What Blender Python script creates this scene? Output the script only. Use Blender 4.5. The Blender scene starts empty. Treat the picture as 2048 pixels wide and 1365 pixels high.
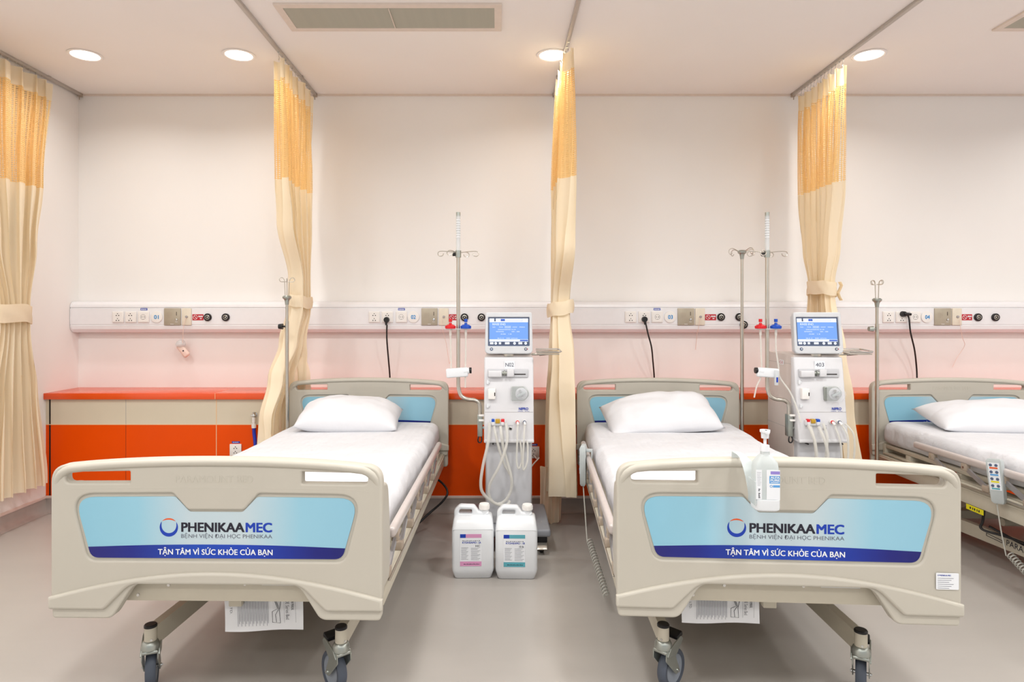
import bpy, bmesh, math, random
from mathutils import Matrix, Vector, noise
random.seed(7)
PI = math.pi
C = bpy.context.scene.collection
SC = bpy.context.scene

# ------------------------------------------------------------------ camera, world, exposure, lamps
F = 1290.0; H = 1.205; CX = 995.0; CY = 632.0
cam_d = bpy.data.cameras.new('camera'); cam = bpy.data.objects.new('camera', cam_d); C.objects.link(cam)
cam.location = (0, 0, H); cam.rotation_euler = (PI/2, 0, 0)
cam_d.sensor_width = 36; cam_d.lens = F/2048*36
cam_d.shift_x = (1024-CX)/2048; cam_d.shift_y = -(682.5-CY)/2048
cam_d.clip_start = 0.05
SC.camera = cam
SC.view_settings.view_transform = 'Standard'; SC.view_settings.look = 'None'
SC.view_settings.gamma = 1; SC.view_settings.use_curve_mapping = False
SC.view_settings.exposure = 0.20
w = bpy.data.worlds.new('world'); SC.world = w; w.use_nodes = True
w.node_tree.nodes['Background'].inputs[0].default_value = (0.95, 0.98, 1.0, 1)
w.node_tree.nodes['Background'].inputs[1].default_value = 0.62

CEIL = 2.675; WALLY = 4.28; DADOY = 3.97; LEFTX = -2.78; RIGHTX = 5.1; BACKY = -2.6
DOWN = [(-2.32, 3.63), (-1.455, 3.63), (0.31, 3.63), (2.09, 3.63), (3.85, 3.63)]
DOWN_FILL = [(x, y) for y in (1.9, 0.2, -1.5) for x in (-2.0, -0.5, 1.0, 2.5, 4.0)]  # unseen downlight rows, added as soft fill for the ward
def down_lamp(x, y, e, col=(0.98, 0.985, 0.965), size=0.14, spread=150):
    l = bpy.data.lights.new('downlight_lamp', 'AREA'); l.shape = 'DISK'; l.size = size; l.energy = e
    l.color = col; l.spread = math.radians(spread)
    o = bpy.data.objects.new('downlight_lamp', l); C.objects.link(o); o.location = (x, y, CEIL-0.012)
    return o
E1, E2 = 3.0, 13.5
for x, y in DOWN: down_lamp(x, y, E1)
for x, y in DOWN_FILL: down_lamp(x, y, E2*(1.15 if y > 1 else 0.95), size=0.3, spread=170)  # added fill lamps, wider and stronger than the visible row

# ------------------------------------------------------------------ colour + materials
def lin(c):
    return tuple(((v/255)/12.92 if v/255 <= 0.04045 else ((v/255+0.055)/1.055)**2.4) for v in c)
def mat(name, rgb, rough=0.5, metal=0.0, var=0.03, bump=0.0, nscale=30, spec=0.5, emis=None, es=1.0, trans=0.0, ior=1.45, alpha=1.0, coat=0.0):
    m = bpy.data.materials.new(name); m.use_nodes = True; nt = m.node_tree; p = nt.nodes['Principled BSDF']
    col = lin(rgb)
    p.inputs['Roughness'].default_value = rough; p.inputs['Metallic'].default_value = metal
    p.inputs['Specular IOR Level'].default_value = spec
    p.inputs['Coat Weight'].default_value = coat
    p.inputs['Alpha'].default_value = alpha
    p.inputs['Transmission Weight'].default_value = trans; p.inputs['IOR'].default_value = ior
    tc = nt.nodes.new('ShaderNodeTexCoord'); nz = nt.nodes.new('ShaderNodeTexNoise'); nz.inputs['Scale'].default_value = nscale
    nz.inputs['Detail'].default_value = 3
    nt.links.new(tc.outputs['Object'], nz.inputs['Vector'])
    rp = nt.nodes.new('ShaderNodeValToRGB'); rp.color_ramp.elements[0].position = 0.3; rp.color_ramp.elements[1].position = 0.7
    rp.color_ramp.elements[0].color = tuple(max(0, v*(1-var)) for v in col)+(1,)
    rp.color_ramp.elements[1].color = tuple(min(1, v*(1+var)) for v in col)+(1,)
    nt.links.new(nz.outputs['Fac'], rp.inputs['Fac']); nt.links.new(rp.outputs['Color'], p.inputs['Base Color'])
    if bump:
        b = nt.nodes.new('ShaderNodeBump'); b.inputs['Strength'].default_value = bump; b.inputs['Distance'].default_value = 0.002
        nt.links.new(nz.outputs['Fac'], b.inputs['Height']); nt.links.new(b.outputs['Normal'], p.inputs['Normal'])
    if emis:
        p.inputs['Emission Color'].default_value = lin(emis)+(1,); p.inputs['Emission Strength'].default_value = es
    return m
def fabric(name, rgb, tr=0.35, net=False, tcol=None):
    m = bpy.data.materials.new(name); m.use_nodes = True; nt = m.node_tree; nt.nodes.clear()
    out = nt.nodes.new('ShaderNodeOutputMaterial'); d = nt.nodes.new('ShaderNodeBsdfDiffuse'); t = nt.nodes.new('ShaderNodeBsdfTranslucent')
    mx = nt.nodes.new('ShaderNodeMixShader'); mx.inputs[0].default_value = tr
    d.inputs[0].default_value = lin(rgb)+(1,); t.inputs[0].default_value = lin(tcol or rgb)+(1,)
    tc = nt.nodes.new('ShaderNodeTexCoord'); nz = nt.nodes.new('ShaderNodeTexNoise'); nz.inputs['Scale'].default_value = 260
    b = nt.nodes.new('ShaderNodeBump'); b.inputs['Strength'].default_value = 0.15; b.inputs['Distance'].default_value = 0.001
    nt.links.new(tc.outputs['Object'], nz.inputs['Vector']); nt.links.new(nz.outputs['Fac'], b.inputs['Height']); nt.links.new(b.outputs['Normal'], d.inputs['Normal'])
    nt.links.new(d.outputs[0], mx.inputs[1]); nt.links.new(t.outputs[0], mx.inputs[2])
    res = mx.outputs[0]
    if net:
        s = nt.nodes.new('ShaderNodeSeparateXYZ'); nt.links.new(tc.outputs['UV'], s.inputs[0])
        def gate(sock, k, th):
            a = nt.nodes.new('ShaderNodeMath'); a.operation = 'MULTIPLY'; a.inputs[1].default_value = k; nt.links.new(sock, a.inputs[0])
            f = nt.nodes.new('ShaderNodeMath'); f.operation = 'FRACT'; nt.links.new(a.outputs[0], f.inputs[0])
            g = nt.nodes.new('ShaderNodeMath'); g.operation = 'GREATER_THAN'; g.inputs[1].default_value = th; nt.links.new(f.outputs[0], g.inputs[0])
            return g.outputs[0]
        ml = nt.nodes.new('ShaderNodeMath'); ml.operation = 'MULTIPLY'
        nt.links.new(gate(s.outputs[0], 95, 0.38), ml.inputs[0]); nt.links.new(gate(s.outputs[1], 90, 0.42), ml.inputs[1])
        tp = nt.nodes.new('ShaderNodeBsdfTransparent'); m2 = nt.nodes.new('ShaderNodeMixShader')
        nt.links.new(ml.outputs[0], m2.inputs[0]); nt.links.new(res, m2.inputs[1]); nt.links.new(tp.outputs[0], m2.inputs[2]); res = m2.outputs[0]
    nt.links.new(res, out.inputs[0])
    return m
def soft_plastic(name, rgb, tr=0.3, alpha=0.0):
    # milky, slightly see-through plastic
    m = bpy.data.materials.new(name); m.use_nodes = True; nt = m.node_tree; p = nt.nodes['Principled BSDF']; out = nt.nodes['Material Output']
    p.inputs['Base Color'].default_value = lin(rgb)+(1,); p.inputs['Roughness'].default_value = 0.3
    t = nt.nodes.new('ShaderNodeBsdfTranslucent'); t.inputs[0].default_value = lin(rgb)+(1,)
    mx = nt.nodes.new('ShaderNodeMixShader'); mx.inputs[0].default_value = tr
    nt.links.new(p.outputs[0], mx.inputs[1]); nt.links.new(t.outputs[0], mx.inputs[2]); res = mx.outputs[0]
    if alpha:
        tp = nt.nodes.new('ShaderNodeBsdfTransparent'); m2 = nt.nodes.new('ShaderNodeMixShader'); m2.inputs[0].default_value = alpha
        nt.links.new(res, m2.inputs[1]); nt.links.new(tp.outputs[0], m2.inputs[2]); res = m2.outputs[0]
    nt.links.new(res, out.inputs[0])
    return m
def grad_x(name, stops, half, rough=0.35):
    # printed artwork: colour bands across object x
    m = bpy.data.materials.new(name); m.use_nodes = True; nt = m.node_tree; p = nt.nodes['Principled BSDF']; p.inputs['Roughness'].default_value = rough
    tc = nt.nodes.new('ShaderNodeTexCoord'); s = nt.nodes.new('ShaderNodeSeparateXYZ'); nt.links.new(tc.outputs['Object'], s.inputs[0])
    mr = nt.nodes.new('ShaderNodeMapRange'); mr.inputs[1].default_value = -half; mr.inputs[2].default_value = half; nt.links.new(s.outputs[0], mr.inputs[0])
    r = nt.nodes.new('ShaderNodeValToRGB'); el = r.color_ramp.elements
    el[0].position = stops[0][0]; el[0].color = lin(stops[0][1])+(1,); el[1].position = stops[-1][0]; el[1].color = lin(stops[-1][1])+(1,)
    for pos, c in stops[1:-1]:
        e = el.new(pos); e.color = lin(c)+(1,)
    nt.links.new(mr.outputs[0], r.inputs[0]); nt.links.new(r.outputs[0], p.inputs['Base Color'])
    return m
def screenmat(name, rgb, es):
    m = mat(name, (10, 10, 14), 0.3, emis=rgb, es=es); return m

M = {}
M['ceiling'] = mat('ceiling_paint', (246, 240, 236), 0.85, var=0.01, nscale=2)
M['wall'] = mat('wall_paint', (242, 238, 235), 0.7, var=0.012, nscale=1.5)
M['wall_low'] = mat('wall_lower_laminate', (244, 236, 232), 0.5, var=0.012, nscale=1.5)
M['console'] = mat('console_white', (236, 234, 236), 0.28, var=0.01)
M['joint'] = mat('joint_grey', (165, 160, 160), 0.6)
M['orange'] = mat('orange_laminate', (232, 78, 0), 0.3, var=0.02, nscale=3, spec=0.2)
M['shelf'] = mat('orange_shelf_laminate', (232, 78, 0), 0.2, var=0.02, nscale=3, spec=0.9)
M['cream_panel'] = mat('cream_laminate', (214, 203, 182), 0.45, var=0.02, nscale=3)
M['strip'] = mat('joint_strip', (236, 196, 150), 0.5)
M['dark'] = mat('dark_gap', (40, 32, 30), 0.8)
M['skirt'] = mat('coved_skirting', (166, 154, 148), 0.4)
M['skirt_cap'] = mat('skirting_cap', (226, 208, 200), 0.5)
M['bed'] = mat('bed_board_plastic', (190, 184, 172), 0.42, var=0.01, nscale=6)
M['bed_metal'] = mat('bed_frame_enamel', (198, 190, 173), 0.38, var=0.015)
M['bed_dark'] = mat('bed_bracket', (170, 154, 138), 0.5)
M['rail'] = mat('rail_tube', (200, 190, 186), 0.3, metal=0.15)
M['arm'] = mat('rail_arm', (172, 168, 168), 0.3, metal=0.6)
M['chrome'] = mat('chrome', (205, 205, 203), 0.16, metal=1.0)
M['steel'] = mat('steel', (196, 190, 180), 0.28, metal=0.9)
M['zinc'] = mat('zinc_plate', (168, 172, 166), 0.33, metal=0.8)
M['black'] = mat('black_plastic', (24, 22, 24), 0.4)
M['rubber'] = mat('grey_rubber', (78, 84, 96), 0.6)
M['wheel_side'] = mat('wheel_disc', (140, 146, 156), 0.5)
M['black_cord'] = mat('black_cord', (28, 24, 24), 0.5)
M['label_blue'] = grad_x('label_sky', [(0, (136, 190, 212)), (0.22, (146, 196, 216)), (0.40, (188, 205, 213)), (0.6, (190, 206, 213)), (0.8, (146, 195, 215)), (1, (140, 190, 212))], 0.406)
M['label_navy'] = grad_x('label_navy', [(0, (28, 22, 104)), (0.2, (14, 30, 130)), (0.42, (8, 66, 176)), (0.6, (8, 60, 176)), (0.85, (10, 18, 116)), (1, (12, 12, 96))], 0.406)
M['ink'] = mat('ink_black', (30, 28, 44), 0.5)
M['ink_grey'] = mat('ink_grey', (96, 98, 112), 0.5)
M['ink_blue'] = mat('ink_blue', (16, 58, 170), 0.5)
M['ink_orange'] = mat('ink_orange', (226, 92, 40), 0.5)
M['ink_white'] = mat('ink_white', (240, 242, 246), 0.5)
M['ink_sky'] = mat('ink_sky', (40, 140, 205), 0.5)
M['paper'] = mat('paper', (226, 226, 228), 0.8, var=0.01)
M['sticker'] = mat('sticker_white', (232, 234, 238), 0.5, var=0.01)
M['red'] = mat('red_plastic', (206, 26, 34), 0.35)
M['sign_red'] = mat('sign_red', (186, 30, 44), 0.45)
M['blue'] = mat('blue_plastic', (14, 72, 176), 0.35)
M['yellow'] = mat('yellow_tag', (226, 214, 30), 0.5)
M['gold'] = mat('yellow_brown_plastic', (186, 146, 40), 0.4)
M['socket'] = mat('socket_white', (238, 234, 230), 0.3, var=0.01)
M['ivory'] = mat('ivory_plate', (226, 216, 198), 0.4)
M['intercom'] = mat('intercom_plate', (176, 166, 148), 0.42, metal=0.25)
M['pink_plastic'] = mat('pale_pink_plastic', (236, 212, 200), 0.4)
M['machine'] = mat('machine_white', (214, 213, 216), 0.4, var=0.01)
M['machine_grey'] = mat('machine_grey', (196, 196, 200), 0.4, var=0.01)
M['machine_side'] = mat('machine_side_panel', (206, 194, 188), 0.45, var=0.01)
M['bezel'] = mat('monitor_bezel', (202, 203, 206), 0.35)
M['base_grey'] = mat('machine_base_grey', (140, 142, 148), 0.4)
M['slate'] = mat('slate_border', (84, 96, 122), 0.4)
M['scr_blue'] = screenmat('screen_blue', (112, 158, 230), 1.05)
M['scr_white'] = screenmat('screen_white', (236, 242, 252), 1.1)
M['scr_dark'] = screenmat('screen_dark', (74, 84, 110), 0.9)
M['scr_mid'] = screenmat('screen_mid', (60, 100, 200), 0.9)
M['clear'] = soft_plastic('clear_tubing', (236, 234, 228), 0.3, 0.35)
M['clear2'] = soft_plastic('clear_cover', (228, 232, 234), 0.2, 0.45)
M['milky'] = soft_plastic('milky_plastic', (244, 246, 249), 0.22, 0.0)
M['cover'] = soft_plastic('pump_cover', (232, 236, 240), 0.2, 0.82)
M['milky2'] = soft_plastic('milky_bottle', (226, 232, 232), 0.35, 0.2)
M['pink_ink'] = mat('label_pink', (216, 150, 190), 0.5)
M['teal_ink'] = mat('label_teal', (92, 168, 182), 0.5)
M['purple_ink'] = mat('label_purple', (146, 130, 204), 0.5)
M['label_mid'] = mat('label_midblue', (92, 158, 216), 0.5)
M['cloth'] = fabric('curtain_cloth', (255, 244, 222), 0.38, tcol=(255, 239, 206))
M['net'] = fabric('curtain_netting', (255, 226, 172), 0.45, True, tcol=(255, 216, 138))
M['handset'] = mat('handset_grey', (180, 186, 186), 0.45)
M['cord_grey'] = mat('coil_cord_grey', (176, 174, 166), 0.5)
M['vent'] = mat('vent_louver', (176, 173, 158), 0.5)
M['duct'] = mat('duct_grey', (96, 92, 84), 0.7)
M['vent_frame'] = mat('vent_frame_paint', (226, 212, 200), 0.6)
M['track'] = mat('curtain_track', (190, 182, 174), 0.4, metal=0.3)
M['led'] = mat('downlight_diffuser', (255, 250, 244), 0.5, emis=(255, 246, 232), es=6.0)
M['hose_blue'] = mat('blue_hose', (30, 50, 170), 0.4)
# bed linen with woven satin stripes
def linen():
    m = mat('white_linen', (216, 216, 220), 0.75, var=0.006, nscale=6)
    nt = m.node_tree; p = nt.nodes['Principled BSDF']
    tc = nt.nodes.new('ShaderNodeTexCoord'); wv = nt.nodes.new('ShaderNodeTexWave'); wv.inputs['Scale'].default_value = 9; wv.bands_direction = 'X'
    nt.links.new(tc.outputs['Object'], wv.inputs['Vector'])
    nz = nt.nodes.new('ShaderNodeTexNoise'); nz.inputs['Scale'].default_value = 7; nz.inputs['Detail'].default_value = 4
    nt.links.new(tc.outputs['Object'], nz.inputs['Vector'])
    ad = nt.nodes.new('ShaderNodeMath'); ad.operation = 'MULTIPLY_ADD'; ad.inputs[1].default_value = 0.06
    nt.links.new(wv.outputs['Fac'], ad.inputs[0]); nt.links.new(nz.outputs['Fac'], ad.inputs[2])
    b = nt.nodes.new('ShaderNodeBump'); b.inputs['Strength'].default_value = 1.0; b.inputs['Distance'].default_value = 0.02
    nt.links.new(ad.outputs[0], b.inputs['Height']); nt.links.new(b.outputs['Normal'], p.inputs['Normal'])
    return m
M['linen'] = linen()
M['pillow'] = mat('pillow_cotton', (220, 220, 224), 0.8, var=0.005, bump=0.5, nscale=9)
M['pillow'].node_tree.nodes['Bump'].inputs['Distance'].default_value = 0.01
def floor_mat():
    m = mat('vinyl_floor', (175, 169, 163), 0.32, var=0.03, nscale=3, spec=0.4)
    nt = m.node_tree; nz = [n for n in nt.nodes if n.type == 'TEX_NOISE'][0]; tc = [n for n in nt.nodes if n.type == 'TEX_COORD'][0]
    mp = nt.nodes.new('ShaderNodeMapping'); mp.inputs['Scale'].default_value = (0.35, 1.6, 1); nt.links.new(tc.outputs['Object'], mp.inputs[0]); nt.links.new(mp.outputs[0], nz.inputs['Vector'])
    nz.inputs['Detail'].default_value = 8; nz.inputs['Roughness'].default_value = 0.65
    return m
M['floor'] = floor_mat()

# ------------------------------------------------------------------ mesh helpers
RX = Matrix.Rotation(PI/2, 4, 'X')       # stands an XY drawing up so that it faces -Y
def T(x, y, z): return Matrix.Translation((x, y, z))
class MB:
    def __init__(s): s.bm = bmesh.new(); s.k = 0; s.mats = []; s.uv = None
    def m(s, name):
        if name not in s.mats: s.mats.append(name)
        s.k = s.mats.index(name); return s
    def _add(s, b, mtx=None):
        if mtx is not None: bmesh.ops.transform(b, matrix=mtx, verts=b.verts)
        for f in b.faces: f.material_index = s.k
        me = bpy.data.meshes.new('tmp'); b.to_mesh(me); b.free(); s.bm.from_mesh(me); bpy.data.meshes.remove(me); return s
    def box(s, x0, x1, y0, y1, z0, z1, r=0.0, seg=2, rot=None):
        b = bmesh.new(); bmesh.ops.create_cube(b, size=1)
        bmesh.ops.scale(b, vec=(x1-x0, y1-y0, z1-z0), verts=b.verts)
        if r > 0:
            bmesh.ops.bevel(b, geom=list(b.edges), offset=min(r, 0.49*min(x1-x0, y1-y0, z1-z0)), segments=seg, affect='EDGES', profile=0.5)
        mt = T((x0+x1)/2, (y0+y1)/2, (z0+z1)/2)
        if rot is not None: mt = mt @ rot
        return s._add(b, mt)
    def cyl(s, p0, p1, r0, r1=None, n=20, cap=True):
        p0 = Vector(p0); p1 = Vector(p1); d = p1-p0; b = bmesh.new()
        bmesh.ops.create_cone(b, cap_ends=cap, segments=n, radius1=r0, radius2=r0 if r1 is None else r1, depth=d.length)
        q = d.to_track_quat('Z', 'Y').to_matrix().to_4x4()
        return s._add(b, Matrix.Translation((p0+p1)/2) @ q)
    def tube(s, pts, r, n=8, smooth=0, closed=False, cap=True):
        pts = [Vector(p) for p in pts]
        if smooth: pts = catmull(pts, smooth)
        b = bmesh.new(); rings = []; up = None
        for i, p in enumerate(pts):
            t = (pts[min(i+1, len(pts)-1)]-pts[max(i-1, 0)]).normalized()
            if up is None:
                up = Vector((0, 0, 1)) if abs(t.z) < 0.9 else Vector((1, 0, 0))
            sd = t.cross(up).normalized(); up = sd.cross(t).normalized()
            rr = r[i] if isinstance(r, (list, tuple)) and len(r) == len(pts) else (r if not isinstance(r, (list, tuple)) else r[0])
            rings.append([b.verts.new(p+sd*rr*math.cos(2*PI*k/n)+up*rr*math.sin(2*PI*k/n)) for k in range(n)])
        for i in range(len(rings)-1):
            for k in range(n): b.faces.new((rings[i][k], rings[i][(k+1) % n], rings[i+1][(k+1) % n], rings[i+1][k]))
        if cap:
            b.faces.new(rings[0][::-1]); b.faces.new(rings[-1])
        bmesh.ops.recalc_face_normals(b, faces=b.faces)
        return s._add(b)
    def lathe(s, prof, n=28, mtx=None):
        b = bmesh.new(); rings = []
        for (r, z) in prof:
            rings.append([b.verts.new((max(r, 1e-5)*math.cos(2*PI*k/n), max(r, 1e-5)*math.sin(2*PI*k/n), z)) for k in range(n)])
        for i in range(len(rings)-1):
            for k in range(n): b.faces.new((rings[i][k], rings[i][(k+1) % n], rings[i+1][(k+1) % n], rings[i+1][k]))
        bmesh.ops.remove_doubles(b, verts=b.verts, dist=1e-5)
        bmesh.ops.recalc_face_normals(b, faces=b.faces)
        return s._add(b, mtx)
    def loft(s, rings, cap=True, closed=True):
        b = bmesh.new(); R = [[b.verts.new(p) for p in r] for r in rings]; n = len(R[0])
        for i in range(len(R)-1):
            for k in range(n if closed else n-1): b.faces.new((R[i][k], R[i][(k+1) % n], R[i+1][(k+1) % n], R[i+1][k]))
        if cap and closed:
            b.faces.new(R[0][::-1]); b.faces.new(R[-1])
        bmesh.ops.recalc_face_normals(b, faces=b.faces)
        return s._add(b)
    def shape(s, splines, ext, bev=0.0, mtx=None, res=2):
        """outline(s) with holes, thickness 2*(ext+bev), drawn in XY and centred on z=0"""
        cu = bpy.data.curves.new('t', 'CURVE'); cu.dimensions = '2D'; cu.fill_mode = 'BOTH'
        for pts in splines:
            sp = cu.splines.new('POLY'); sp.points.add(len(pts)-1)
            for q, p in zip(sp.points, pts): q.co = (p[0], p[1], 0, 1)
            sp.use_cyclic_u = True
        cu.extrude = ext; cu.bevel_depth = bev; cu.bevel_resolution = res; cu.offset = -bev
        return s._curve(cu, mtx)
    def _curve(s, cu, mtx, fit=None):
        o = bpy.data.objects.new('t', cu); C.objects.link(o); dg = bpy.context.evaluated_depsgraph_get()
        me = bpy.data.meshes.new_from_object(o.evaluated_get(dg)); bpy.data.objects.remove(o); bpy.data.curves.remove(cu)
        if fit:
            xs = [v.co.x for v in me.vertices]; ys = [v.co.y for v in me.vertices]
            if xs:
                x0, x1, y0, y1 = fit; a, c, d, e = min(xs), max(xs), min(ys), max(ys)
                kx = (x1-x0)/(c-a); ky = (y1-y0)/(e-d) if y1 is not None else kx
                for v in me.vertices:
                    v.co.x = x0+(v.co.x-a)*kx; v.co.y = y0+(v.co.y-d)*ky
        b = bmesh.new(); b.from_mesh(me); bpy.data.meshes.remove(me)
        return s._add(b, mtx)
    def text(s, body, fit, mtx, bold=0.0, ext=0.0):
        """fit = (x0, x1, y0, y1 or None) in the drawing plane"""
        hgt = (fit[3]-fit[2]) if fit[3] is not None else 0.005; d = bold*hgt*1.1
        for ly, (dx, dy) in enumerate([(0, 0)] if bold == 0 else [(-d, -d*0.6), (d, -d*0.6), (-d, d*0.6), (d, d*0.6), (0, 0)]):
            cu = bpy.data.curves.new('t', 'FONT'); cu.body = body; cu.size = 1; cu.extrude = ext; cu.resolution_u = 3
            s._curve(cu, mtx @ T(0, 0, 0.00006*ly), (fit[0]+d+dx, fit[1]-d+dx, fit[2]+d*0.6+dy, None if fit[3] is None else fit[3]-d*0.6+dy))
        return s
    def quad(s, x0, x1, z0, z1, y):     # thin printed patch facing -Y
        b = bmesh.new(); v = [b.verts.new(p) for p in ((x0, y, z0), (x1, y, z0), (x1, y, z1), (x0, y, z1))]; b.faces.new(v); return s._add(b)
    def dashes(s, x0, x1, z0, z1, y, n, g=0.35):   # print too small to read
        w_ = (x1-x0)/n
        for i in range(n): s.quad(x0+i*w_, x0+(i+1-g*(0.6+0.4*((i*5) % 3)/2))*w_, z0, z1-(z1-z0)*0.25*(i % 2), y)
        return s
    def xf(s, mtx): bmesh.ops.transform(s.bm, matrix=mtx, verts=s.bm.verts); return s
    def build(s, name, parent=None, loc=(0, 0, 0), rot=(0, 0, 0), ang=35, smooth=True):
        me = bpy.data.meshes.new(name)
        s.bm.to_mesh(me); s.bm.free()
        for k in s.mats: me.materials.append(M[k])
        if smooth:
            me.shade_smooth(); me.set_sharp_from_angle(angle=math.radians(ang))
        o = bpy.data.objects.new(name, me); C.objects.link(o); o.parent = parent; o.location = loc; o.rotation_euler = rot
        return o
def catmull(P, n):
    out = []
    for i in range(len(P)-1):
        p0 = P[max(i-1, 0)]; p1 = P[i]; p2 = P[i+1]; p3 = P[min(i+2, len(P)-1)]
        for k in range(n):
            t = k/n; out.append(0.5*((2*p1)+(p2-p0)*t+(2*p0-5*p1+4*p2-p3)*t*t+(3*p1-p0-3*p2+p3)*t**3))
    out.append(P[-1]); return out
def rpoly(pts, n=6):
    """pts: (x, y, radius) -> polygon with rounded corners"""
    out = []; N = len(pts)
    for i in range(N):
        x, y, r = pts[i]; p = Vector((x, y)); a = Vector(pts[i-1][:2])-p; b = Vector(pts[(i+1) % N][:2])-p
        if r <= 0: out.append((x, y)); continue
        la, lb = a.length, b.length; a.normalize(); b.normalize()
        th = a.angle(b); d = min(r/math.tan(th/2), la*0.49, lb*0.49); q0 = p+a*d; q1 = p+b*d
        for k in range(n+1):
            t = k/n; q = q0*(1-t)**2+p*2*t*(1-t)+q1*t*t; out.append((q.x, q.y))
    return out
def rrect(x0, x1, y0, y1, r, n=5): return rpoly([(x0, y0, r), (x1, y0, r), (x1, y1, r), (x0, y1, r)], n)
def thing(name, label, cat, loc=(0, 0, 0), rz=0.0, group=None):
    o = bpy.data.objects.new(name, None); C.objects.link(o); o.location = loc; o.rotation_euler = (0, 0, rz); o.empty_display_size = 0.1
    return tag(o, label, cat, group)
def tag(o, label, cat, group=None, kind=None):
    o['label'] = label; o['category'] = cat
    if group: o['group'] = group
    if kind: o['kind'] = kind
    return o
def struct(o): o['kind'] = 'structure'; return o
def dup(o, parent=None):
    c = o.copy(); C.objects.link(c); c.parent = parent
    for ch in list(o.children): dup(ch, c)
    return c
def X(px, Y): return (px-CX)*Y/F
def Z(py, Y): return H-(py-CY)*Y/F

# ------------------------------------------------------------------ the room
b = MB().m('floor'); b.box(LEFTX-0.1, RIGHTX+0.1, BACKY, WALLY+0.1, -0.1, 0); struct(b.build('floor'))
b = MB().m('ceiling'); b.box(LEFTX-0.1, RIGHTX+0.1, BACKY, WALLY+0.1, CEIL, CEIL+0.1); struct(b.build('ceiling'))
b = MB().m('wall'); b.box(LEFTX-0.1, RIGHTX+0.1, WALLY, WALLY+0.1, 0, CEIL); struct(b.build('wall_back'))
b = MB().m('wall'); b.box(LEFTX-0.1, LEFTX, BACKY, WALLY, 0, CEIL); struct(b.build('wall_left'))
b = MB().m('wall'); b.box(RIGHTX, RIGHTX+0.1, BACKY, WALLY, 0, CEIL); struct(b.build('wall_right'))
# shadow-gap trim where the ceiling meets the back wall
b = MB().m('vent_frame'); b.box(LEFTX, RIGHTX, WALLY-0.012, WALLY, CEIL-0.012, CEIL); struct(b.build('trim_1'))
# built-out dado below the shelf: cream band over orange panels
b = MB().m('wall_low'); b.box(LEFTX, RIGHTX, DADOY+0.012, WALLY, 0, 0.69)
b.m('cream_panel').box(LEFTX+0.03, RIGHTX, DADOY, DADOY+0.012, 0.535, 0.695)
b.m('orange').box(LEFTX+0.03, RIGHTX, DADOY, DADOY+0.012, 0.095, 0.535)
b.m('dark').box(LEFTX+0.018, LEFTX+0.03, DADOY+0.004, DADOY+0.012, 0.095, 0.695)
b.m('cream_panel').box(LEFTX, LEFTX+0.018, DADOY, DADOY+0.012, 0.535, 0.695)
b.m('orange').box(LEFTX, LEFTX+0.018, DADOY, DADOY+0.012, 0.095, 0.535)
for x in (-1.73, 0.86, 3.2):
    b.m('strip').box(x-0.002, x+0.002, DADOY-0.0015, DADOY, 0.095, 0.695)
for x in (-2.287, -0.43, 2.06):
    b.m('joint').box(x-0.001, x+0.001, DADOY-0.0008, DADOY, 0.535, 0.695)
    b.m('dark').box(x-0.0007, x+0.0007, DADOY-0.0008, DADOY, 0.095, 0.535)
b.m('strip').box(LEFTX, RIGHTX, DADOY-0.001, DADOY, 0.533, 0.537)
struct(b.build('wall_dado'))
b = MB().m('shelf'); b.box(LEFTX, -1.7315, DADOY-0.022, WALLY, 0.692, 0.730, 0.002); b.box(-1.7285, RIGHTX, DADOY-0.022, WALLY, 0.692, 0.730, 0.002)
b.m('strip').box(-1.7315, -1.7285, DADOY-0.02, WALLY, 0.694, 0.729); struct(b.build('trim_2'))
# coved skirting along the dado and the left wall
def cove(p0, p1, nrm):
    prof = [(0.0, 0.095), (0.006, 0.095), (0.006, 0.05), (0.012, 0.022), (0.028, 0.007), (0.05, 0.001), (0.0, 0.001)]
    rings = []
    for p in (p0, p1): rings.append([(p[0]+nrm[0]*d, p[1]+nrm[1]*d, z) for d, z in prof])
    return rings
b = MB().m('skirt'); b.loft(cove((LEFTX, DADOY), (RIGHTX, DADOY), (0, -1))); b.m('skirt_cap').box(LEFTX, RIGHTX, DADOY-0.010, DADOY, 0.082, 0.098, 0.002)
struct(b.build('baseboard_back'))
b = MB().m('skirt'); b.loft(cove((LEFTX, BACKY), (LEFTX, DADOY), (1, 0))); b.m('skirt_cap').box(LEFTX, LEFTX+0.010, BACKY, DADOY, 0.082, 0.098, 0.002)
struct(b.build('baseboard_left'))

# bedhead trunking (service console) along the back wall
b = MB().m('console')
prof = [(0.0, 1.300), (0.045, 1.300), (0.070, 1.294), (0.084, 1.278), (0.088, 1.262), (0.082, 1.257), (0.082, 1.254), (0.088, 1.251), (0.088, 1.150), (0.085, 1.147), (0.085, 1.144), (0.088, 1.141), (0.084, 1.118), (0.066, 1.099), (0.04, 1.094), (0.0, 1.094)]
b.loft([[(x, WALLY-max(d, 0.002), z) for d, z in prof] for x in (LEFTX+0.012, RIGHTX)])
con = b.build('service_console', ang=20); tag(con, 'long white wall trunking running behind all the beds above the orange shelf', 'wall trunking')
b = MB().m('console'); b.loft([[(x, WALLY-max(d*1.03, 0.002), z) for d, z in prof] for x in (LEFTX+0.003, LEFTX+0.012)]); b.build('end_cap', con)
CY_ = WALLY-0.088          # front face of the console
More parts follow.
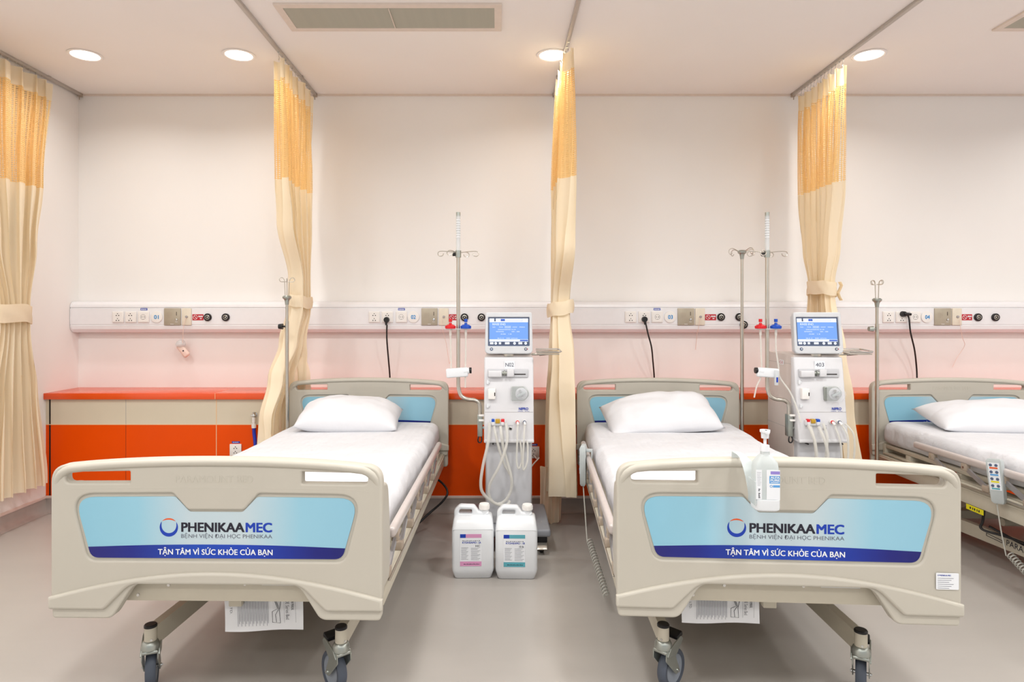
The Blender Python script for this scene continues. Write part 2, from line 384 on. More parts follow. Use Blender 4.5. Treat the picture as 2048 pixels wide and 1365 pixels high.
# ------------------------------------------------------------------ fittings on the console
def fz(py): return Z(py, CY_)
def socket2(px, bay, which, plug=None):
    s = 0.0365; x = X(px, CY_)
    t = thing('wall_socket', 'white %s socket plate %s the number %s disc' % (which[0], which[1], bay), 'socket', (x, CY_, fz(634.5)), 0, 'socket plates on the wall trunking')
    b = MB().m('socket'); b.box(-s, s, -0.009, 0.002, -s, s, 0.003, 2); b.box(-s*0.86, s*0.86, -0.011, -0.008, -s*0.86, s*0.86, 0.0012, 1); b.build('plate', t)
    h = MB().m('black')
    def hole(x, z, r=0.0028): h.cyl((x, -0.0105, z), (x, -0.0117, z), r, n=10)
    if which[2] == 2:
        for dz in (0.014, -0.018):
            hole(0, dz+0.008); hole(-0.008, dz-0.004, 0.0034); hole(0.008, dz-0.004, 0.0034)
        h.build('socket_holes', t)
    else:
        hole(-0.007, 0); hole(0.007, 0); hole(0, -0.015, 0.002)
        h.build('socket_holes', t)
        r = MB().m('joint'); r.tube([(0.016*math.cos(a*PI/10), -0.0115, 0.016*math.sin(a*PI/10)) for a in range(21)], 0.0011, 6); r.build('earth_ring', t)
    return t
SW = {}
def bay(n, s1, s2, s3, disc, ic0, ic1, sw0, sw1, rd0, rd1, g1, g2, blue=True):
    num = '%02d' % n
    socket2(s1, num, ('double', 'farthest left of', 2)); socket2(s2, num, ('double', 'second left of', 2)); socket2(s3, num, ('round single', 'directly left of', 1))
    if blue:
        b = MB().m('ink_blue'); x = X(s3, CY_); b.box(x-0.022, x+0.022, CY_-0.0015, CY_+0.001, fz(621), fz(617))
        b.m('ink_white').dashes(x-0.018, x+0.018, fz(620), fz(618), CY_-0.002, 9)
        tag(b.build('socket_label'), 'small blue strip label above the round socket by number %s disc' % num, 'label', 'blue strips above the sockets')
    x = X(disc, CY_); z = fz(634.5)
    b = MB().m('socket'); b.lathe([(0, 0), (0.036, 0), (0.038, 0.003), (0.037, 0.007), (0.030, 0.0085), (0, 0.0085)], 36, T(x, CY_, z) @ Matrix.Rotation(PI/2, 4, 'X'))
    b.m('ink_sky').text(num, (x-0.015, x+0.016, z-0.013, z+0.013), T(0, CY_-0.0092, 0) @ RX, bold=0.03)
    tag(b.build('bed_number_disc'), 'round white disc with blue number %s on the wall trunking' % num, 'sign', 'numbered discs on the wall trunking')
    # intercom plate
    x0, x1 = X(ic0, CY_), X(ic1, CY_); zc = fz(634); hh = 0.055; xc = (x0+x1)/2
    t = thing('nurse_call_intercom', 'square grey-beige intercom plate to the right of the number %s disc' % num, 'intercom', (xc, CY_, zc), 0, 'intercom plates on the wall trunking')
    b = MB().m('intercom'); b.box(x0-xc, x1-xc, -0.008, 0.002, -hh, hh, 0.002); b.build('plate', t)
    b = MB().m('bed_dark')
    for i in range(6):
        for k in range(6): b.cyl((-0.033+i*0.006, -0.0078, 0.025-k*0.006), (-0.033+i*0.006, -0.0087, 0.025-k*0.006), 0.0015, n=6)
    b.build('speaker_grille', t)
    b = MB().m('dark'); b.box(0.027, 0.030, -0.009, -0.007, 0.008, 0.032); b.build('indicator_slot', t)
    b = MB().m('chrome'); b.lathe([(0, 0), (0.008, 0), (0.007, 0.005), (0, 0.006)], 18, T(0.029, -0.008, -0.018) @ RX); b.build('call_button', t)
    b = MB().m('ink_white'); b.dashes(0.021, 0.036, -0.034, -0.031, -0.0086, 4); b.dashes(-0.010, 0.010, -0.049, -0.046, -0.0086, 5); b.build('lettering', t)
    # call-cord switch plate
    x0, x1 = X(sw0, CY_), X(sw1, CY_); xc = (x0+x1)/2
    t = thing('call_switch', 'ivory call switch plate directly right of the intercom by number %s' % num, 'switch', (xc, CY_, zc), 0, 'ivory call switch plates'); SW[num] = t
    b = MB().m('ivory'); b.box(x0-xc, x1-xc, -0.009, 0.002, -hh, hh, 0.003); b.build('plate', t)
    b = MB().m('joint'); b.lathe([(0, 0), (0.008, 0), (0.008, 0.006), (0.004, 0.008), (0, 0.008)], 16, T(0.002, -0.009, 0.0) @ RX); b.build('jack', t)
    # red sticker
    x0, x1 = X(rd0, CY_), X(rd1, CY_); z0, z1 = fz(641), fz(629)
    b = MB().m('sign_red'); b.box(x0, x1, CY_-0.0015, CY_+0.001, z0, z1)
    w_ = x1-x0; k = (z1-z0)
    b.m('ink_white').tube([(x0+k*0.5+k*0.34*math.cos(a*PI/8), CY_-0.002, (z0+z1)/2+k*0.34*math.sin(a*PI/8)) for a in range(17)], 0.0012, 6)
    b.tube([(x0+k*0.28, CY_-0.002, z0+k*0.75), (x0+k*0.72, CY_-0.002, z0+k*0.28)], 0.0012, 6)
    b.dashes(x0+k*1.0, x1-0.003, z0+k*0.52, z0+k*0.80, CY_-0.002, 8); b.dashes(x0+k*1.25, x1-0.010, z0+k*0.2, z0+k*0.40, CY_-0.002, 5)
    tag(b.build('warning_sticker'), 'small red warning sticker with white lettering right of the number %s call switch' % num, 'sticker', 'red stickers on the wall trunking')
    for g, nm in ((g1, 'nearer its red sticker'), (g2, 'farther from its red sticker')):
        gas_outlet(g, 635 if n != 3 else 634.5, 'round black and steel gas outlet by number %s, the one %s' % (num, nm))
def gas_outlet(px, py, label):
    t = thing('gas_outlet', label, 'gas outlet', (X(px, CY_), CY_, fz(py)), 0, 'round gas outlets on the wall trunking')
    b = MB().m('black'); b.lathe([(0, 0), (0.025, 0), (0.025, 0.010), (0.022, 0.013), (0.018, 0.013), (0.017, 0.008), (0, 0.008)], 28, RX.copy()); b.build('outlet_ring', t)
    b = MB().m('steel'); b.lathe([(0.016, 0.006), (0.015, 0.013), (0.011, 0.014), (0.010, 0.008), (0.006, 0.008), (0.005, 0.012), (0, 0.012)], 22, RX.copy()); b.build('outlet_core', t)
    for s in (-1, 1):
        b = MB().m('joint'); b.box(s*0.013-0.002, s*0.013+0.002, -0.015, -0.012, -0.008, 0.008, 0.001); b.build('latch', t)
bay(1, 237, 262.5, 288, 314, 329, 362, 364.5, 383.5, 385, 407, 416, 452)
bay(2, 749, 775, 803, 827, 843, 875, 877.5, 897, 898, 913, 929, 963)
bay(3, 1261, 1288, 1314, 1340, 1355, 1388, 1390, 1409, 1410, 1432, 1441.5, 1478)
bay(4, 1776, 1802, 1829, 1853, 1868, 1901, 1903, 1922, 1923, 1944, 1955, 1990, blue=False)
gas_outlet(1487, 650, 'black gas outlet low on the trunking edge behind the tall hook pole')

# plugs and cords
def power_cord(label, px, py, side, pts):
    x, z = X(px, CY_), fz(py)
    t = thing('power_cord', label, 'power cord', (x, CY_, z), 0, 'black cords plugged into the wall trunking')
    b = MB().m('black'); b.cyl((0, -0.011, 0), (0, -0.032, 0), 0.019, 0.017, n=20)
    if side: b.cyl((0, -0.024, 0), (0.045, -0.027, -0.002), 0.013, 0.008, n=14)
    else: b.cyl((0, -0.028, -0.008), (0, -0.032, -0.035), 0.010, 0.006, n=12)
    b.build('plug', t)
    b = MB().m('black_cord'); b.tube([(X(a, yy)-x, yy-CY_, Z(c, yy)-z) for a, c, yy in pts], 0.005, 8, smooth=8); b.build('cable', t)
power_cord('black cord hanging from the second socket of number 02', 774, 640, False,
           [(774, 650, 4.16), (773.5, 665, 4.16), (774, 685, 4.17), (777, 720, 4.2), (779.5, 750, 4.23), (780, 772, 4.22), (779, 785, 3.92), (779, 830, 3.92)])
power_cord('black cord curving down from the second socket of number 03', 1288, 639, False,
           [(1291, 645, 4.16), (1296, 668, 4.16), (1303, 695, 4.17), (1306, 725, 4.2), (1308, 748, 4.23), (1309, 772, 4.22), (1309, 785, 3.92), (1309, 830, 3.92)])
power_cord('black cord with sideways plug in the second socket of number 04', 1803, 628.5, True,
           [(1814, 629, 4.165), (1818, 638, 4.165), (1821, 665, 4.17), (1829, 700, 4.2), (1833, 735, 4.23), (1834, 758, 4.23), (1834, 772, 4.22), (1834, 786, 3.92), (1834, 830, 3.92)])

# call cords
def call_cord(i, pts, r=0.0016, m_='pink_plastic'):
    b = MB().m(m_); b.tube([(X(a, yy), yy, Z(c, yy)) for a, c, yy in pts], r, 6, smooth=6)
    p = SW[i]; o = b.build('pull_cord', p); o.location = -p.location; return o
call_cord('01', [(372, 636, 4.178), (368, 648, 4.172), (366, 668, 4.18), (365, 690, 4.20)])
call_cord('02', [(884, 640, 4.178), (884, 655, 4.17), (892, 685, 4.20), (896, 712, 4.24), (899, 728, 4.25), (902, 716, 4.25)], 0.0013)
call_cord('03', [(1400, 636, 4.178), (1399, 645, 4.17), (1396, 660, 4.18), (1394, 670, 4.2), (1391, 700, 4.25)], 0.0018)
call_cord('04', [(1920, 640, 4.178), (1921, 655, 4.17), (1925, 676, 4.2), (1929, 692, 4.25), (1914, 716, 4.26), (1905, 735, 4.26)], 0.0014)
t = thing('call_handset', 'pale pink wrapped call handset dangling on its cord under number 01', 'handset', (X(363, 4.2), 4.215, Z(700, 4.2)))
b = MB().m('pink_plastic'); b.box(-0.022, 0.022, -0.013, 0.013, -0.055, 0.04, 0.012, 3, None); b.xf(Matrix.Rotation(math.radians(-38), 4, 'Y')); b.build('body', t)
b = MB().m('clear2'); b.lathe([(0.004, 0.034), (0.024, 0.022), (0.032, 0.0), (0.028, -0.012), (0.012, -0.016), (0, -0.016)], 16); b.xf(T(-0.012, 0, 0.034)); b.build('wrapping', t)
b = MB().m('ink'); b.lathe([(0, 0), (0.005, 0), (0.004, 0.003), (0, 0.003)], 12, RX.copy()); b.xf(Matrix.Rotation(math.radians(-38), 4, 'Y') @ T(0.004, -0.013, -0.012)); b.build('button', t)

# dado sockets, tap and hose
def dado_socket(px, py, label, strip):
    Yd = DADOY; x, z = X(px, Yd), Z(py, Yd)
    t = thing('wall_socket', label, 'socket', (x, Yd, z), 0)
    b = MB().m('socket'); b.box(-0.036, 0.036, -0.010, 0.001, -0.036, 0.036, 0.003); b.build('plate', t)
    b = MB().m('black')
    for dz in (0.013, -0.015):
        for dx, dd in ((0, 0.006), (-0.008, -0.003), (0.008, -0.003)): b.cyl((dx, -0.010, dz+dd), (dx, -0.0115, dz+dd), 0.003, n=8)
    b.build('socket_holes', t)
    if strip:
        b = MB().m('ink_blue'); b.box(-0.024, 0.024, -0.002, 0.0, 0.040, 0.052); b.m('ink_white').dashes(-0.018, 0.018, 0.044, 0.048, -0.0025, 6); b.build('strip_label', t)
dado_socket(472, 900, 'white socket plate with blue strip, low on the orange panel beside the left bed', True)
dado_socket(1067, 905, 'white socket plate low on the orange panel between blood machine and curtain', True)
b = MB().m('socket'); b.tube([(X(a, yy), yy, Z(c, yy)) for a, c, yy in [(1069, 912, 3.955), (1073, 918, 3.90), (1078, 917, 3.86), (1066, 930, 3.84), (1054, 950, 3.82), (1048, 985, 3.78)]], 0.004, 8, smooth=6)
tag(b.build('power_cord'), 'thin white cable looping from the low socket between machine and curtain', 'power cord')
x, z = X(510, DADOY), Z(830, DADOY)
t = thing('water_valve', 'small chrome and white water valve with blue hose, on cream panel by left bed', 'valve', (x, DADOY, z))
b = MB().m('chrome'); b.lathe([(0, 0), (0.016, 0), (0.016, 0.004), (0.009, 0.006), (0.009, 0.03), (0, 0.03)], 18, RX.copy()); b.cyl((0, -0.02, -0.012), (0, -0.02, 0.018), 0.009, n=14); b.box(-0.014, 0.014, -0.04, -0.028, -0.004, 0.004, 0.002); b.build('tap', t)
b = MB().m('socket'); b.cyl((0, -0.02, -0.012), (0, -0.02, -0.045), 0.010, n=16); b.cyl((0, -0.02, -0.05), (0.001, -0.02, -0.078), 0.014, n=16); b.cyl((0, -0.02, -0.045), (0, -0.02, -0.05), 0.007, n=12); b.build('connector', t)
b = MB().m('hose_blue'); b.tube([(0.001, -0.02, -0.076), (0.003, -0.022, -0.11), (0.012, -0.03, -0.16), (0.02, -0.04, -0.24), (0.02, -0.04, -0.36)], 0.0105, 12, smooth=6); b.build('hose', t)

# ------------------------------------------------------------------ ceiling fittings
grp = 'recessed round ceiling downlights'
dl = ['recessed downlight above the first bay, nearest the left wall', 'recessed downlight just left of the second curtain', 'recessed downlight glowing beside the top of the middle curtain',
      'recessed downlight right of the right-hand curtain', 'recessed downlight far right beyond the fourth bed']
proto = None
for i, (x, y) in enumerate(DOWN+DOWN_FILL):
    if proto is None:
        proto = thing('downlight', '', 'downlight', (x, y, CEIL), 0, grp)
        b = MB().m('ceiling'); b.lathe([(0.085, 0.0), (0.090, -0.003), (0.082, -0.007), (0.074, -0.005), (0.072, 0.0)], 36); b.build('trim_ring', proto)
        b = MB().m('led'); b.lathe([(0, -0.003), (0.073, -0.003), (0.073, 0.0), (0, 0.0)], 36); b.build('diffuser', proto)
        o = proto
    else: o = dup(proto); o.location = (x, y, CEIL)
    o['label'] = dl[i] if i < 5 else 'added fill downlight, out of view in the ceiling over the open end of the ward'
def vent(x0, x1, y0, y1, label):
    xc, yc = (x0+x1)/2, (y0+y1)/2; t = thing('air_vent', label, 'air vent', (xc, yc, CEIL), 0, 'slotted air vents in the ceiling')
    a, c = (x1-x0)/2, (y1-y0)/2; f = 0.035
    b = MB().m('vent_frame')
    b.shape([rrect(-a-f, a+f, -c-f, c+f, 0.002, 1), rrect(-a, a, -c, c, 0.001, 1)], 0.004, 0.001, T(0, 0, -0.005)); b.build('frame', t)
    b = MB().m('duct'); b.box(-a, a, -c, c, -0.001, 0.0); b.build('duct_opening', t)
    n = 12
    for i in range(n):
        yy = -c+(i+0.5)*2*c/n
        b = MB().m('vent'); b.box(-a, a, -0.0074, 0.0074, -0.0009, 0.0009, 0, 1, Matrix.Rotation(math.radians(-15), 4, 'X')); b.build('louver', t, (0, yy, -0.006))
    b = MB().m('vent_frame'); b.box(-0.002, 0.002, -c, c, -0.013, -0.010); b.build('divider', t)
vent(-1.02, -0.015, 3.06, 3.275, 'long slotted air vent in the ceiling between the first two tracks')
vent(2.57, 3.57, 3.06, 3.275, 'slotted air vent cut off at the top right corner')

# ------------------------------------------------------------------ curtain tracks and curtains
TX = [-2.755, -1.204, 0.375, 1.951]
tl = ['ceiling curtain track along the left wall', 'ceiling curtain track between first and second bays', 'ceiling curtain track running to the middle curtain', 'ceiling curtain track running to the right-hand curtain']
for i, x in enumerate(TX):
    t = thing('curtain_track', tl[i], 'curtain track', (x, 0, CEIL), 0, 'ceiling curtain tracks')
    b = MB().m('track'); b.box(-0.010, 0.010, -0.6, WALLY-0.03, -0.018, 0.0, 0.002); b.build('rail', t)
    b = MB().m('bed_dark'); b.box(-0.012, 0.012, WALLY-0.035, WALLY-0.012, -0.024, 0.0, 0.002); b.cyl((0, WALLY-0.03, -0.02), (0, WALLY-0.03, -0.045), 0.003, n=8); b.build('end_stop', t)
    for yb in (1.4, 2.9, 3.95):
        b = MB().m('track'); b.box(-0.016, 0.016, yb-0.012, yb+0.012, -0.008, 0.0, 0.002); b.build('bracket', t)
hook_me = None
def curtain(idx, label, xc, keys, folds, seed, tie=None, netz=1.96, tail=None, lag=0.0):
    """keys: (z, y_near, y_far, x_shift, amplitude); cloth hangs along the track, gathered at the tie"""
    rnd = random.Random(seed)
    t = thing('privacy_curtain', label, 'curtain', (xc, 0, 0), 0, 'yellow privacy curtains')
    zt, zb = keys[0][0], keys[-1][0]
    def at(z):
        for a, c in zip(keys, keys[1:]):
            if c[0] <= z <= a[0]:
                u = (a[0]-z)/(a[0]-c[0]); u = u*u*(3-2*u)
                return [a[i]*(1-u)+c[i]*u for i in range(1, 5)]+[(a[5] if len(a) > 5 else 0)*(1-u)+(c[5] if len(c) > 5 else 0)*u]
        return (list(keys[-1][1:])+[0])[:5]
    NS = folds*14; NZ = 90
    amps = [0.65+0.6*rnd.random() for _ in range(folds*2+2)]; ph = [rnd.uniform(-0.5, 0.5) for _ in range(folds*2+2)]
    wid = [0.7+0.6*rnd.random() for _ in range(folds)]; tot = sum(wid); cum = [0]
    for w_ in wid: cum.append(cum[-1]+w_/tot)
    P = []
    for j in range(NZ+1):
        z = zt+(zb-zt)*j/NZ; ya, yb, xs, am, leg = at(z); row = []
        top = min(1, max(0, (zt-z)/0.12))
        for i in range(NS+1):
            s = i/NS; fl = min(folds-1, max(0, next((q for q in range(folds) if s <= cum[q+1]), folds-1)))
            u = (s-cum[fl])/(cum[fl+1]-cum[fl]); th = 2*PI*(fl+u)
            k = amps[fl]*(1-u)+amps[fl+1]*u
            wob = 0.3*math.sin(3.1*z+ph[fl]*6)
            sx = math.sin(th+wob*(1-0.3*top)+0.25*math.sin(z*2+seed))
            sx = math.copysign(abs(sx)**(0.8), sx)
            x = xs+am*k*sx
            sy = min(1.0, s/(1.0-0.4*min(1, abs(leg)*8))); x += leg*max(0, (s-0.6)/0.4)
            y = ya+(yb-ya)*sy+(0.35*(yb-ya)/folds)*math.sin(2*th+1.2)*0.5+0.006*math.sin(z*5+th)
            x += 0.006*noise.noise(Vector((s*9, z*3, seed)))
            zz = z - (0.012*abs(math.sin(th/2)) if j == 0 else 0)
            row.append((x, y, zz))
        P.append(row)
    me = bpy.data.meshes.new('cloth'); V = [p for r in P for p in r]; Fc = []; mi = []
    for j in range(NZ):
        z = zt+(zb-zt)*(j+0.5)/NZ
        for i in range(NS):
            a = j*(NS+1)+i; Fc.append((a, a+1, a+NS+2, a+NS+1)); mi.append(1 if (z < zt-0.11 and z > netz) else 0)
    me.from_pydata(V, [], Fc); uv = me.uv_layers.new(name='UVMap'); W_ = folds*0.16
    for pl in me.polygons:
        pl.material_index = mi[pl.index]; pl.use_smooth = True
        for li in pl.loop_indices:
            vi = me.loops[li].vertex_index; uv.data[li].uv = ((vi % (NS+1))/NS*W_, V[vi][2])
    me.materials.append(M['cloth']); me.materials.append(M['net'])
    o = bpy.data.objects.new('cloth', me); C.objects.link(o); o.parent = t
    if tie:
        z0, z1, tilt = tie; zm = (z0+z1)/2; ya, yb, xs, am, _l = at(zm)
        b = MB().m('cloth'); rings = []
        for q in range(7):
            zz = z0+(z1-z0)*q/6; bulge = 1.0+0.02*math.sin(PI*q/6); yy0, yy1, xx, aa, _l = at(zz); cy = (yy0+yy1)/2; ry = (yy1-yy0)/2+0.014; rx = aa*1.1+0.016
            rr = []
            for a_ in range(40):
                an = 2*PI*a_/40; ca, sa = math.cos(an), math.sin(an)
                rr.append((xx+rx*bulge*math.copysign(abs(ca)**0.8, ca)+0.003*math.sin(an*7+q), cy+ry*bulge*math.copysign(abs(sa)**0.8, sa), zz+tilt*ca+0.003*math.sin(an*5)))
            rings.append(rr)
        b.loft(rings, cap=False)
        b.build('tie_band', t)
        if tail:
            b = MB().m('cloth'); cy = tail[0]
            b.loft([[(tail[1]+0.01*math.sin(q*1.5)+0.005*k, cy-0.02+0.04*k, z1-q*0.022) for k in (0, 1)] for q in range(6)], closed=False)
            b.loft([[(tail[1]+0.01*math.sin(q*1.5)+0.005*k+0.004, cy-0.02+0.04*k, z1-q*0.022) for k in (0, 1)] for q in range(6)], closed=False)
            b.build('tie_end', t)
    global hook_me
    if hook_me is None:
        b = MB().m('chrome'); b.tube([(0.0, 0, 0.0), (0, 0, -0.016), (0, 0.008, -0.028), (0, 0.004, -0.042), (0, -0.004, -0.036)], 0.0016, 6, smooth=4); b.cyl((0, 0, 0.006), (0, 0, -0.002), 0.006, n=10)
        h = b.build('hook', t); hook_me = h.data; bpy.data.objects.remove(h)
    k = 0; ya, yb = keys[0][1], keys[0][2]; n = folds*2-1
    for k in range(n):
        h = bpy.data.objects.new('hook', hook_me); C.objects.link(h); h.parent = t; h.location = ((TX[idx]-xc), ya+(yb-ya)*(k+0.5)/n, CEIL-0.02)
    return t
ZT = 2.625
curtain(0, 'yellow curtain tied back against the left wall, cut off by the frame edge', -2.70,
        [(ZT, 3.12, 3.93, -0.03, 0.030), (2.0, 3.15, 3.84, 0.0, 0.034), (1.6, 3.25, 3.78, 0.0, 0.034), (1.25, 3.40, 3.70, 0.0, 0.036), (1.15, 3.40, 3.70, 0.0, 0.036), (0.8, 3.30, 3.76, 0.005, 0.042), (0.21, 3.20, 3.82, 0.01, 0.046)], 8, 1, tie=(1.15, 1.25, 0.02))
curtain(1, 'yellow curtain tied back left of the left bed headboard', -1.204,
        [(ZT, 3.52, 4.16, 0, 0.030), (2.0, 3.56, 4.16, 0.0, 0.040), (1.75, 3.62, 4.12, 0.0, 0.045), (1.42, 3.80, 4.02, 0.01, 0.038), (1.26, 3.80, 4.02, 0.01, 0.038), (1.05, 3.79, 3.98, -0.03, 0.046, 0.02), (0.84, 3.72, 3.915, -0.085, 0.042, 0.15), (0.6, 3.66, 3.912, -0.125, 0.036, 0.20), (0.18, 3.60, 3.908, -0.13, 0.038, 0.20)], 6, 2, tie=(1.26, 1.33, -0.012))
curtain(2, 'yellow curtain tied back in the middle, right of the first blood machine', 0.375,
        [(ZT, 3.38, 4.12, 0, 0.028), (2.3, 3.40, 4.1, 0.0, 0.045), (1.95, 3.42, 4.08, 0.0, 0.055), (1.6, 3.50, 4.0, 0.0, 0.058), (1.29, 3.76, 3.94, 0.0, 0.056), (1.22, 3.76, 3.94, 0.0, 0.056), (1.0, 3.66, 3.94, 0.0, 0.070), (0.72, 3.60, 3.89, -0.01, 0.080), (0.20, 3.55, 3.88, -0.012, 0.088)], 6, 3, tie=(1.21, 1.29, 0.014))
curtain(3, 'yellow curtain tied back with a hanging band end, behind the right blood machine', 1.951,
        [(ZT, 3.62, 4.16, 0, 0.026), (2.3, 3.64, 4.15, 0.0, 0.032), (1.95, 3.66, 4.12, 0.0, 0.036), (1.6, 3.72, 4.06, 0.0, 0.038), (1.40, 3.78, 3.99, 0.0, 0.038), (1.33, 3.78, 3.99, 0.0, 0.038), (1.0, 3.68, 4.0, 0.0, 0.055), (0.72, 3.62, 3.89, 0.0, 0.07), (0.18, 3.58, 3.87, 0.02, 0.10)], 7, 4, tie=(1.325, 1.405, -0.010), tail=(3.79, 0.055))
# loose hem of the middle curtain, trailing to the floor
b = MB().m('cloth'); rows = []
for q in range(12):
    z = 0.34-0.334*q/11; rows.append([(X(1079, 3.74)+0.127*k/16+0.003*math.sin(k*1.1+z*9), 3.70+0.014*math.sin(k*1.2+q*0.1)+0.04*(q/11), z+(0.010*math.sin(k*0.5) if q == 11 else 0)) for k in range(17)])
b.loft(rows, closed=False)
tag(b.build('curtain_lining'), 'dull yellow loose cloth end trailing on the floor under the middle curtain', 'cloth')

# ------------------------------------------------------------------ hospital beds
S = 0.001426
def bz(py): return H-(py-632)*S
HW = 0.4765
def board(name, parent, loc):
    N = 24
    def top(x): return 0.7986-0.020*abs(x/0.44)**2.2
    out = [(-HW+0.004, 0.337, 0.012), (-0.300, 0.337, 0.035), (-0.236, 0.439, 0.06), (0.236, 0.439, 0.06), (0.300, 0.337, 0.035), (HW-0.004, 0.337, 0.012), (HW, 0.42, 0.0), (HW, top(0.44)-0.004, 0.055)]
    out += [(0.38-0.76*i/N, top(0.38-0.76*i/N), 0) for i in range(N+1)] + [(-HW, top(0.44)-0.004, 0.055), (-HW, 0.42, 0.0)]
    OUT = rpoly(out, 8)
    def slot(s):
        pts = [(s*0.247, 0.7262, 0.004), (s*0.436, 0.7250, 0.017), (s*0.436, 0.7560, 0.017), (s*0.247, 0.7600, 0.004)]
        if s < 0: pts = pts[::-1]
        return rpoly(pts, 6)
    LB = [(-0.362, 0.5105, 0.03), (0.362, 0.5105, 0.03), (0.410, 0.684, 0.045), (0.118, 0.687, 0.014), (0.076, 0.6435, 0.014), (-0.076, 0.6435, 0.014), (-0.118, 0.687, 0.014), (-0.410, 0.684, 0.045)]
    LAB = rpoly(LB, 7)
    LREC = rpoly([(x*1.012+math.copysign(0.004, x), (z-0.60)*1.10+0.602, r*1.2) for x, z, r in LB], 7)
    b = MB().m('bed')
    b.shape([OUT, slot(-1), slot(1)], 0.006, 0.010, T(0, 0.024, 0) @ RX, 3)         # core
    b.shape([OUT, slot(-1), slot(1), LREC], 0.001, 0.006, T(0, 0.007, 0) @ RX, 3)   # front skin
    # rounded grab rail along the top edge
    pts = [(HW-0.016, 0.021, 0.45+0.0)] + [(HW-0.016, 0.021, 0.70)]
    def arc(sg): return [(sg*(HW-0.012-0.058*(1-math.cos(a))), 0.021, 0.712+0.0555*math.sin(a)) for a in [k*PI/2/6 for k in range(7)]]
    path = [(HW-0.012, 0.021, 0.56)]+arc(1)+[(0.38-0.76*i/N, 0.021, top(0.38-0.76*i/N)-0.0125) for i in range(1, N)]+arc(-1)[::-1]+[(-HW+0.012, 0.021, 0.56)]
    n = len(path); rad = [(0.012, 0.021, 0)[0] for i in range(n)]
    b.tube(path, rad, 14); b.tube([(p[0], 0.005 if 3 < i < n-4 else 0.005+0.013*(1-min(i, n-1-i)/4), p[2]) for i, p in enumerate(path)], 0.0125, 14)
    # crease below the slots and ridge of the lower apron
    b.tube([(-0.44, 0.004, 0.703)]+[(-0.40+0.8*i/20, 0.004, 0.709+0.004*math.cos((i-10)/10*1.4)) for i in range(21)]+[(0.44, 0.004, 0.703)], 0.0045, 8)
    def ridge(x): return 0.400+0.074*math.cos(PI/2*min(1, abs(x)/HW))**0.9
    ap = [(-HW-0.003, 0.366, 0.008), (-0.318, 0.366, 0.02), (-0.244, 0.4395, 0.06), (0.244, 0.4395, 0.06), (0.318, 0.366, 0.02), (HW+0.003, 0.366, 0.008)]
    ap += [(HW+0.003-(2*HW+0.006)*i/30, ridge(HW+0.003-(2*HW+0.006)*i/30), 0) for i in range(31)]
    b.shape([rpoly(ap, 6)], 0.002, 0.008, T(0, -0.001, 0) @ RX, 3)
    # wider flanks wrapping back
    o = b.build(name, parent, loc, ang=50)
    e = MB().m('bed'); e.text('PARAMOUNT BED', (-0.115, 0.108, 0.7285, 0.7485), T(0, 0.0002, 0) @ RX, ext=0.0009); 
    e.build('embossed_lettering', o)
    # printed label
    l = MB().m('label_blue'); yb = 0.0062
    l.shape([LAB], 0.0010, 0.0, T(0, yb, 0) @ RX)
    def inlab(x):  # half width of the label at the band
        return 0.362
    band = [(-0.3705, 0.5415)]+[(-0.36+0.72*i/20, 0.5415+0.0085*(1-((i-10)/10)**2)) for i in range(1, 20)]+[(0.3705, 0.5415)]
    low = [p for p in LAB if p[1] < 0.5414]
    right = sorted([p for p in low if p[0] > 0], key=lambda p: -p[1]); left = sorted([p for p in low if p[0] <= 0], key=lambda p: p[1])
    l.m('label_navy').shape([band+right+left], 0.0004, 0.0, T(0, yb-0.0012, 0) @ RX)
    yt = yb-0.0014
    mt = T(0, yt, 0) @ RX; mt2 = T(0, yb-0.0023, 0) @ RX
    # ring logo: blue crescent, orange cap
    cx, cz, r = -0.137, 0.5985, 0.0265
    def cres(a0, a1, ro, wmax, ox=0, oz=0):
        A = [a0+(a1-a0)*i/26 for i in range(27)]
        o_ = [(cx+ro*math.cos(a), cz+ro*math.sin(a)) for a in A]
        i_ = [(cx+(ro-wmax*math.sin(PI*i/26)**0.7)*math.cos(A[i]), cz+(ro-wmax*math.sin(PI*i/26)**0.7)*math.sin(A[i])) for i in range(26, -1, -1)]
        return [o_+i_[1:-1]]
    l.m('ink_blue').shape(cres(math.radians(140), math.radians(395), r, 0.0100), 0.0001, 0, mt)
    l.m('ink_orange').shape(cres(math.radians(42), math.radians(136), r*1.0, 0.0045), 0.0001, 0, mt)
    l.m('ink').text('PHENIKAA', (-0.1012, 0.0815, 0.5860, 0.6130), mt, bold=0.045)
    l.m('ink_blue').text('MEC', (0.0845, 0.1610, 0.5855, 0.6135), mt, bold=0.045)
    l.m('ink_grey').text('BỆNH VIỆN ĐẠI HỌC PHENIKAA', (-0.1012, 0.1610, 0.5655, 0.5835), mt)
    l.m('ink_white').text('TẬN TÂM VÌ SỨC KHỎE CỦA BẠN', (-0.168, 0.1626, 0.5165, 0.5425), mt2, bold=0.016)
    l.build('printed_label', o)
    return o

